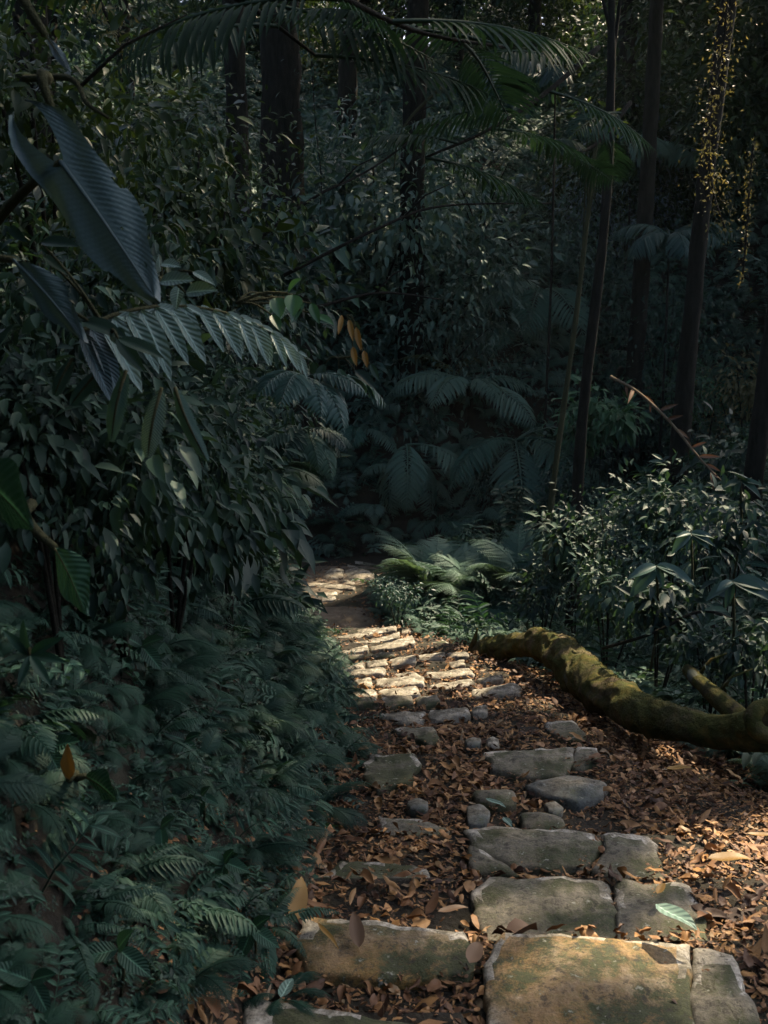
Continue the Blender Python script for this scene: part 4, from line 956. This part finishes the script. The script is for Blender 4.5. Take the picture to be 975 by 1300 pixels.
# dead arching branch on the right
t = thing('dead_branch', 'bare dead branch with curled dry leaves arching across the right slope', 'branch', at(775, 478, 10))
S = spline([tuple(at(x, y, Y) - t.location) for x, y, Y in ((775,478,10),(810,498,9.8),(850,535,9.5),(885,578,9.2),(915,610,9.0))], 30)
obj('limb', mesh('limb', tube(S, [.016 - .0003 * i for i in range(30)], 6), M['dry_stem']), t)
r = random.Random(4)
for i in range(4, 30, 2):
    p = S[i]; d = np.array([r.uniform(-.2, 1), -.3, r.uniform(-.7, .6)]); obj('dry_leaf', mesh('dry_leaf', inst(leafg(1, .2, 4, .4, .2), p, d, [0, -1, .3], r.uniform(.07, .2), r.random()), M['dead']), t)

# ------------------------------------------------------------------ trees
def leaf_cloud(C_, n_per, spread, leaf, ll, r):
    gs = []
    q = r.normal(0, spread, (len(C_) * n_per, 3)); P = np.repeat(C_, n_per, 0) + q
    return inst(leaf, P, unit(q + r.normal(0, spread * .7, q.shape) - [0, 0, spread * .5]), np.array([0, 0, 1.]) + r.normal(0, .4, q.shape), ll * r.uniform(.6, 1.25, len(P)))
def tree(px, Y, rbase, label, top=9., lean=(0, 0), mat='bark', crown=None, name='tree', group=None, roots=0, x=None, r0=None, limbs=4, seed=0):
    d = ray(px, 500); X_ = d[0] / d[1] * Y if x is None else x; zb = float(ground(X_, Y)) - .1; H = top - zb
    t = thing(name, label, 'tree', (X_, Y, zb), 0, group); rr = np.random.default_rng(seed + int(px))
    S = spline([(0, 0, 0), (lean[0] * .3 + rr.normal(0, .06), lean[1] * .3, H * .33), (lean[0] * .65 + rr.normal(0, .08), lean[1] * .6, H * .66), (lean[0], lean[1], H)], 46)
    rad = [rbase * (1 - .55 * i / 45) * (1 + .7 * math.exp(-i / 2.5)) for i in range(46)]
    obj('trunk', mesh('trunk', tube(S, rad, 14, seed=px * .01, bump=.18), M[mat]), t)
    Cc = []
    if crown:
        n, sp, per, ll, R_ = crown
        top_ = S[-1] + [0, 0, -.1 * H * 0]; Cc = unit(rr.normal(0, 1, (n, 3))) * (rr.random((n, 1)) ** .4) * R_ * [1, 1, .6] + top_
        obj('crown', mesh('crown', leaf_cloud(Cc, per, sp, L_small, ll, rr), M['tree']), t)
        for k in range(min(limbs, n)):
            c = Cc[k]; a = S[34 + 2 * k if k < 5 else 44]; obj('limb', mesh('limb', tube(spline([tuple(a), tuple((a + c) / 2 + [0, 0, .1]), tuple(c)], 8), [rbase * .3 * (1 - .1 * i) for i in range(8)], 6), M[mat]), t)
    return t
cr = (60, .32, 60, .16, 2.6)
tree(366, 21, .48, 'thick dark trunk rising to the top of the frame left of centre', 12, (-.2, .3), crown=(30, .3, 50, .16, 1.6))
tree(738, 12, .075, 'slender straight dark tree standing right of centre on the slope', 3.6, (.12, 0), crown=(8, .2, 30, .12, .5))
tree(692, 13, .045, 'thin pale stem leaning slightly beside the slender dark tree', 1.6, (.5, 0), 'stem', crown=(3, .12, 20, .10, .2))
tree(862, 15.5, .13, 'dark trunk leaning right with a warm-lit edge at upper right', 13, (1.1, .2), 'bark', crown=cr)
tree(958, 12.5, .11, 'straight dark trunk at the right edge with golden creeper beside it', 9., (.15, 0), 'bark', crown=cr)
tree(800, 21, .18, 'big shadowed trunk behind the palms at upper right', 11, (.2, 0), 'bark', crown=cr)
tree(310, 17, .22, 'dark trunk half hidden in leaves behind the left bank', 10, (0, 0), 'bark', crown=cr)
tree(520, 24, .25, 'distant trunk glimpsed through leaves near the top centre', 12, (.3, 0), 'bark', crown=cr)
# golden creepers
def creeper(pts, label, n, ll=.05, w=.05, mat='gold'):
    a = at(*pts[-1]); t = thing('creeper', label, 'creeper', a); S = spline([tuple(at(*p) - a) for p in pts], 40); r = np.random.default_rng(n)
    obj('stem', mesh('stem', tube(S, [.012] * 40, 5), M['bark']), t); i = r.integers(0, 40, n); q = r.normal(0, 1, (n, 3)) * w * np.repeat(r.uniform(.4, 1.6, 40)[i][:, None], 3, 1)
    obj('foliage', mesh('foliage', inst(L_small, S[i] + q, r.normal(0, 1, (n, 3)) - [0, 0, .6], r.normal(0, 1, (n, 3)), ll * r.uniform(.6, 1.3, n)), M[mat]), t)
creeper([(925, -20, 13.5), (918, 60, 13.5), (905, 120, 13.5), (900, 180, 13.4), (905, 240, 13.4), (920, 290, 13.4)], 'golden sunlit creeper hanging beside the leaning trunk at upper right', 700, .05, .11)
creeper([(957, 180, 12), (952, 230, 12), (948, 290, 12), (942, 360, 12)], 'thin golden creeper strand hanging beside the right-hand trunk', 260, .04, .03)
creeper([(395, 60, 20), (400, 150, 20), (408, 240, 20), (398, 330, 19.8)], 'dim creeper leaves hanging on the thick dark trunk', 500, .10, .14, 'palm')
creeper([(120, -20, 8), (135, 20, 8), (150, 45, 8), (160, 62, 8)], 'golden-lit twig of leaves near the top left', 160, .05, .07)
creeper([(20, 20, 4.6), (40, 60, 4.6), (42, 120, 4.6), (40, 180, 4.6)], 'dark liana hanging at the upper left edge', 200, .04, .05, 'tree')

# feathery overhanging branches close to the camera at the top
def feather_branch(label, pts, fr, size):
    a = at(*pts[0]); t = thing('feathery_branch', label, 'branch', a); S = spline([tuple(at(*p) - a) for p in pts], 24)
    obj('limb', mesh('limb', tube(S, [.012 - .0003 * i for i in range(24)], 6), M['bark']), t); r = random.Random(len(label))
    for k in range(fr):
        i = int(3 + 20 * k / max(1, fr - 1)); az = (R(35) if k % 2 else R(-160)) + r.uniform(-.6, .6)
        obj('frond', fmesh('feather', k, 'feather'), t, loc=S[i], rot=(r.uniform(-.5, .5), r.uniform(-.1, .35), az), scale=size * r.uniform(.8, 1.15))
feather_branch('feathery dark green branch arching across the top centre', [(300, -60, 3.4), (420, -10, 3.6), (530, 40, 3.9), (640, 60, 4.2)], 7, .7)
feather_branch('feathery dark green branch below the first, crossing the upper middle', [(760, 60, 5.0), (690, 120, 4.8), (620, 165, 4.6), (540, 200, 4.5)], 6, .6)
feather_branch('short feathery green spray right of the upper middle', [(800, 130, 5.6), (760, 180, 5.4), (720, 200, 5.2)], 4, .55)
feather_branch('feathery spray shading the thick trunk at the top left of centre', [(230, -40, 3.8), (320, 10, 4.0), (400, 70, 4.1)], 4, .7)
# bare thin crossing twigs
for k, (pts, lab) in enumerate(((((320, 310, 7), (400, 250, 7), (470, 215, 7.2), (560, 150, 7.4)), 'thin bare branch rising diagonally in front of the thick trunk'), (((360, 350, 6.5), (480, 290, 6.6), (560, 262, 6.8), (700, 258, 7)), 'thin bare branch running level across the upper middle'),
        (((395, 392, 7), (480, 372, 7.2), (560, 380, 7.4)), 'fine bare twig crossing in front of the grey-green crown'), (((560, 110, 8), (520, 150, 8), (505, 180, 8), (500, 215, 8)), 'short pale curved twig hanging in the upper centre'), (((30, 100, 3.4), (90, 100, 3.3), (110, 130, 3.2), (138, 150, 3.1)), 'pale thin vine ending in a leaf right above the huge leaf'))):
    a = at(*pts[0]); t = thing('bare_branch', lab, 'branch', a); S = spline([tuple(at(*p) - a) for p in pts], 20); obj('limb', mesh('limb', tube(S, [.012 - .0004 * i for i in range(20)], 5), M['bark' if k < 3 else 'stem']), t)
    obj('twig', mesh('twig', tube([S[9], S[9] + [.12, .05, .12], S[9] + [.3, .05, .2]], [.006, .005, .002], 4), M['bark']), t)

# background trees, forming the dark wall of forest
rb = np.random.default_rng(91); CM = []
for k in range(4):
    n = 80; C0 = unit(rb.normal(0, 1, (n, 3))) * (rb.random((n, 1)) ** .45) * [2.4, 2.4, 3.0]
    CM.append(mesh('crown', leaf_cloud(C0, 90, .38, L_small if k % 2 else L_diamond, .20 + .03 * k, rb), M['tree'] if k % 2 else M['bush']))
TM = [mesh('trunk', tube(spline([(0, 0, -6), (.1, 0, -3), (-.1, .1, 0), (.1, 0, 2)], 30), [.22 - .004 * i for i in range(30)], 9, bump=.2), M['bark']) for _ in range(2)]
BT = []
for Y, n, z0, z1 in ((17, 9, -.5, 4.5), (22, 12, -1.5, 6.5), (28, 13, 1., 9), (35, 20, 4, 14), (41, 30, 6.5, 12), (46, 24, 9, 14)):
    for i in range(n):
        X_ = ((i + rb.uniform(.2, .8)) / n - .5) * .95 * Y; z = rb.uniform(z0, z1)
        if Y == 17 and -4 < X_ < 6: continue
        if Y in (22, 28) and -5 < X_ < 5: continue
        BT.append((X_, Y + rb.uniform(-2, 2) + (5.5 if Y == 22 and -5 < X_ < 6.5 else 0), z))
def in_corridor(p, rad):
    for cx, cy_, *_ in ((0, 8.5), (0, 10), (.2, 11.5), (.2, 13), (-.5, 16.5), (.6, 2.9), (.1, 3.0), (4.9, 13), (1.2, 7)):
        g0 = np.array([cx, cy_, float(ground(cx, cy_))]); v = np.array(p) - g0; sn = np.array(SUN)
        if np.linalg.norm(v - sn * v.dot(sn)) < rad: return True
    return False
BT = [b for b in BT if not in_corridor(b, 3.0)]
for i, (x, y, z) in enumerate(BT):
    t = thing('forest_tree', 'shadowy tree in the dark wall of forest behind the path', 'tree', (x, y, z - 6), rb.uniform(0, 6.28), 'forest trees behind the path', scale=1)
    s = rb.uniform(.75, 1.1); obj('trunk', TM[i % 2], t, loc=(0, 0, 6)); obj('crown', CM[int(rb.integers(4))], t, loc=(0, 0, 6), rot=(0, 0, rb.uniform(0, 6.28)), scale=s)

# ------------------------------------------------------------------ added sun blocker: tree crowns shaped along the sun lines, gaps cut for light patches
s = np.array(SUN); rc = np.random.default_rng(77)
_h = hit(955, 520)
def patches(x, y):
    """True where the sun reaches the ground"""
    n = np.array([fbm((a, b, 0), 2.2, 3, 8.) for a, b in zip(x, y)]); res = np.zeros(len(x), bool)
    for cx, cy_, rx, ry, k in PATCH:
        d = ((x - cx) / rx) ** 2 + ((y - cy_) / ry) ** 2; res |= d + k * n < 1
    return res
PATCH = [(.15, 10.6, 1.3, 3.5, .3), (.56, 2.94, .62, .27, .5), (.05, 3.02, .34, .22, .5), (-.6, 16.2, .9, 1.8, .5), (.35, 7.3, .5, .5, 1.2), (1.5, 8.3, .7, 1.7, .8), (1.9, 6.3, .5, .5, .8), (5.1, 13.6, .9, 1.0, .6), (1.6, 4.6, .5, .5, 1.2), (1.35, 3.9, .5, .9, .8), (.7, 2.6, .25, .2, .6), (.5, 4.9, .35, .3, 1.), (-1.1, 3.2, .12, .15, .5)]
PATCH.append((_h.x, _h.y, 1.0, 1.3, .5)); n = 115000; gx = rc.uniform(-9, 11, n); gy = rc.uniform(0, 24, n); gz = ground(gx, gy, False); gz = np.minimum(gz, 3)
k = ~patches(gx, gy); gx, gy, gz = gx[k], gy[k], gz[k]
# along the sun line to the height of the crowns
h0 = rc.uniform(6.5, 11, len(gx)); tt = (.27 * gy + h0 - gz) / (s[2] - .27 * s[1]); P = np.stack([gx + s[0] * tt, gy + s[1] * tt, gz + s[2] * tt], 1)
CT = [(7, 8), (9, 15), (10.5, 22), (6, 29), (0.5, 22), (-4.5, 15), (-1, 30), (14, 28), (2.5, 13.5), (13, 12)]
own = np.argmin(np.linalg.norm(P[:, None, :2] - np.array(CT)[None], axis=2), 1)
CL = ['added canopy tree shading the lower steps from the right', 'added shade canopy up the right slope above the log', 'added shade canopy far up the right slope', 'added shade canopy beyond the bend of the path', 'added shade canopy standing over the far bend', 'added shade canopy up the left bank', 'added shade canopy at the head of the valley', 'added shade canopy on the far right ridge', 'added shade canopy arching high over the middle of the path', 'added shade canopy at the outer right']
for j, (cx, cy_) in enumerate(CT):
    q = P[own == j]
    if len(q) < 50: continue
    tx, ty = (cx, cy_); 
    if j == 8: tx, ty = 5.2, 12.2
    zb = float(ground(tx, ty)) - .2; base = np.array([tx, ty, zb]); top = q.mean(0)
    t = thing('shade_canopy', CL[j], 'tree', tuple(base)); S = spline([(0, 0, 0), tuple((top - base) * [.1, .1, .4]), tuple((top - base) * [.5, .5, .75]), tuple(top - base)], 30)
    obj('trunk', mesh('trunk', tube(S, [.26 - .006 * i for i in range(30)], 10, bump=.2), M['bark']), t)
    D = rc.normal(0, 1, q.shape) - [0, 0, .6]
    obj('crown', mesh('crown', inst(L_small, q - base, D, np.array([0, 0, 1.]) + rc.normal(0, .6, q.shape), .42 * rc.uniform(.6, 1.2, len(q))), M['tree']), t)
    for a in range(7):
        e = q[rc.integers(len(q))] - base; b0 = S[20 + a]; obj('limb', mesh('limb', tube(spline([tuple(b0), tuple((b0 + e) / 2 + [0, 0, .2]), tuple(e)], 10), [.09 - .008 * i for i in range(10)], 6), M['bark']), t)

# unseen tree added over the steps to darken the nearest bank
t = thing('added_shade_tree', 'added shade tree leaning over the near steps from the left bank', 'tree', (-3.4, -.5, float(ground(-3.4, -.5)) - .2)); b0 = np.array(t.location)
S = spline([(0, 0, 0), (.3, 0, 1.8), (1.2, .3, 3.2), (2.4, .6, 4.0 - b0[2] * 0)], 30); obj('trunk', mesh('trunk', tube(S, [.2 - .004 * i for i in range(30)], 10, bump=.2), M['bark']), t)
C0 = rc.normal(0, 1, (230, 3)) * [1.9, 1.6, .5] + [-2.4, .8, 3.6]; C0 = C0[(C0[:, 2] > .35 * np.clip(C0[:, 1], 0, 9) + 1.9)]
Q = leaf_cloud(C0, 70, .3, L_small, .14, rc); sc0 = Q[0] - b0
cen = Q[0].reshape(-1, len(L_small[0]), 3).mean(1); g_ = np.array([.5, 3.4, -2.1]); v_ = cen - g_; dd_ = np.linalg.norm(v_ - (v_ @ s)[:, None] * s, axis=1)
keepl = dd_ > .45; nv = len(L_small[0]); nf = len(L_small[1]); kv = np.repeat(keepl, nv)
newi = np.cumsum(kv) - 1; kf = np.repeat(keepl, nf)
obj('crown', mesh('crown', (sc0[kv], newi[Q[1][kf]], Q[2][kv], Q[3][kv]), M['tree']), t)

# unseen trees added behind the viewpoint to cut sky light on the near bank
for i, (x, y, z, lab) in enumerate(((-3.2, -3.5, 2.2, 'added shade tree on the bank behind the head of the steps'), (-6.0, -.5, 3.5, 'added shade tree high on the left bank beside the head of the steps'), (.5, -6.5, 4.0, 'added shade tree straddling the path behind the head of the steps'), (4.5, -4.5, 2.5, 'added shade tree right of the path behind the head of the steps'), (-6, 4, 6.5, 'added shade tree on the top of the left bank'))):
    t = thing('forest_tree', lab, 'tree', (x, y, z - 6), i * 1.3); obj('trunk', TM[i % 2], t, loc=(0, 0, 6)); obj('crown', CM[i % 4], t, loc=(0, 0, 6), rot=(0, 0, i * 2.1), scale=.95)
# ferns and leafy plants standing out of the covered banks
rq = random.Random(12)
for k, (px, py, s_, kd, mt, lab) in enumerate((
 (690, 815, .5, 'lacy', 'fern', 'low fern touching the top of the log hump on its left'), (760, 700, .7, 'lacy', 'fern', 'soft fern in the lower middle of the right slope'),
 (820, 760, .6, 'sword', 'palm', 'ladder fern below the wide palmate leaf'), (905, 780, .55, 'broad', 'palm', 'finger fern below the lowest palmate leaf'),
 (700, 690, .8, 'broad', 'fern', 'dim finger fern beside the upright rows shrub'), (870, 740, .55, 'lacy', 'fern', 'lacy fern between the palmate leaves'),
 (950, 680, .6, 'broad', 'fern', 'finger fern at the right edge in the middle of the slope'), (790, 600, .9, 'lacy', 'bush', 'feathery fern under the dead branch'),
 (860, 570, .9, 'lacy', 'fern', 'fern behind the dead branch on the upper right slope'), (930, 570, .9, 'broad', 'fern', 'fern below the sunlit yellow-green bush'),
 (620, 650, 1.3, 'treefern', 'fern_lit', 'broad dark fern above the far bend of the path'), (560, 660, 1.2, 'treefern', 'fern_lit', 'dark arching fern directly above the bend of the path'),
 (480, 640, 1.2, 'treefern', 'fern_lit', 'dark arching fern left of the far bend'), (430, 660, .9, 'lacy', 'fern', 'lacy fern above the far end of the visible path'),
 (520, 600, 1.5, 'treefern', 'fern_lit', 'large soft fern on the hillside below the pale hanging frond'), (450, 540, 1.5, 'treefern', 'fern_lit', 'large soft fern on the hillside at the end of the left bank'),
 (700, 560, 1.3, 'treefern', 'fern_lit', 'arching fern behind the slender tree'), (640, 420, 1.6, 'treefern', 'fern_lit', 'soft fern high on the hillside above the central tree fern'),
 (570, 725, .7, 'lacy', 'fern', 'fern at the tip of the spur touching the far path'), (620, 740, .8, 'sword', 'fern', 'ladder fern on the crest of the spur'),
 (675, 735, .8, 'lacy', 'palm', 'pale lacy fern on the right end of the spur'))):
    h = hit(px, py, .1); fern(h, s_, 8, kd, mt, lab, tilt=0)
# thin scattering volume added to lift the dark tones
m = bpy.data.materials.new('tone_lift_volume'); m.use_nodes = True; N = m.node_tree.nodes; N.remove(N['Principled BSDF'])
v = N.new('ShaderNodeVolumePrincipled'); v.inputs['Density'].default_value = .0003; v.inputs['Color'].default_value = (.8, .92, .88, 1); m.node_tree.links.new(v.outputs[0], N['Material Output'].inputs['Volume'])
V = [(x, y, z) for z in (-9, 26) for y in (-62, 262) for x in (-152, 152)]
me = bpy.data.meshes.new('tone_lift_haze'); me.from_pydata(V, [], [(0, 2, 3, 1), (4, 5, 7, 6), (0, 1, 5, 4), (2, 6, 7, 3), (0, 4, 6, 2), (1, 3, 7, 5)]); me.materials.append(m)
o = obj('tone_lift_haze', me); o['kind'] = 'stuff'
for px, py, Y, rd, mt, lf, ll, n_, lab in ((735, 690, 10.5, .38, 'bush', L_mid, .11, 700, 'leafy shrub in the left part of the right slope'), (800, 672, 10, .44, 'bush', L_small, .08, 1200, 'fine-leaved shrub in the middle of the right slope'),
    (865, 655, 10, .44, 'bush', L_mid, .11, 900, 'shrub of drooping leaves under the dead branch'), (930, 670, 8.6, .36, 'bush', L_mid, .12, 500, 'shrub of plain grey leaves near the right edge above the palmate leaves'), (775, 745, 9, .35, 'bush', L_small, .07, 1200, 'low shrub left of the palmate leaves'),
    (962, 815, 6.8, .25, 'bush', L_mid, .09, 400, 'leafy shrub at the right edge above the log knot')):
    bush(px, py, Y, rd, lab, mt, lf, ll, n_, clumps=16)
for px, py, Y, rd, mt, lf, ll, n_, lab in ((840, 770, 7.8, .30, 'bush', L_mid, .09, 600, 'dim shrub filling the gap between the palmate leaves and the log'), (905, 825, 7.0, .24, 'bush', L_small, .06, 700, 'small dark shrub above the pale leaning branch'),
    (690, 745, 10.5, .32, 'bush', L_small, .07, 900, 'low dark shrub behind the hump of the log')):
    bush(px, py, Y, rd, lab, mt, lf, ll, n_, clumps=14)
for px, py, Y, rd, mt, lf, ll, n_, lab in ((700, 585, 14, .6, 'bush_lit', L_small, .09, 1400, 'pale shrub high on the right slope behind the slender tree'), (780, 565, 14.5, .65, 'bush', L_mid, .13, 1100, 'shrub high on the right slope under the start of the dead branch'),
    (860, 545, 15, .7, 'bush_lit', L_small, .10, 1500, 'fine-leaved shrub high on the right slope beside the dead branch'), (640, 600, 15.5, .55, 'bush_lit', L_small, .09, 1300, 'shrub on the slope between the central tree fern and the slender tree'),
    (930, 590, 13, .6, 'bush', L_mid, .13, 900, 'broad-leaved shrub under the sunlit yellow-green bush')):
    bush(px, py, Y, rd, lab, mt, lf, ll, n_, clumps=18, stems=3)
for px, py, s_, lab in ((745, 610, 1.2, 'arching fern high on the right slope'), (835, 600, 1.1, 'arching fern among the upper shrubs of the right slope'), (905, 625, 1.0, 'arching fern below the broad-leaved shrub at the right')):
    fern(hit(px, py, .2), s_, 8, 'treefern', 'fern_lit', lab, tilt=-15)
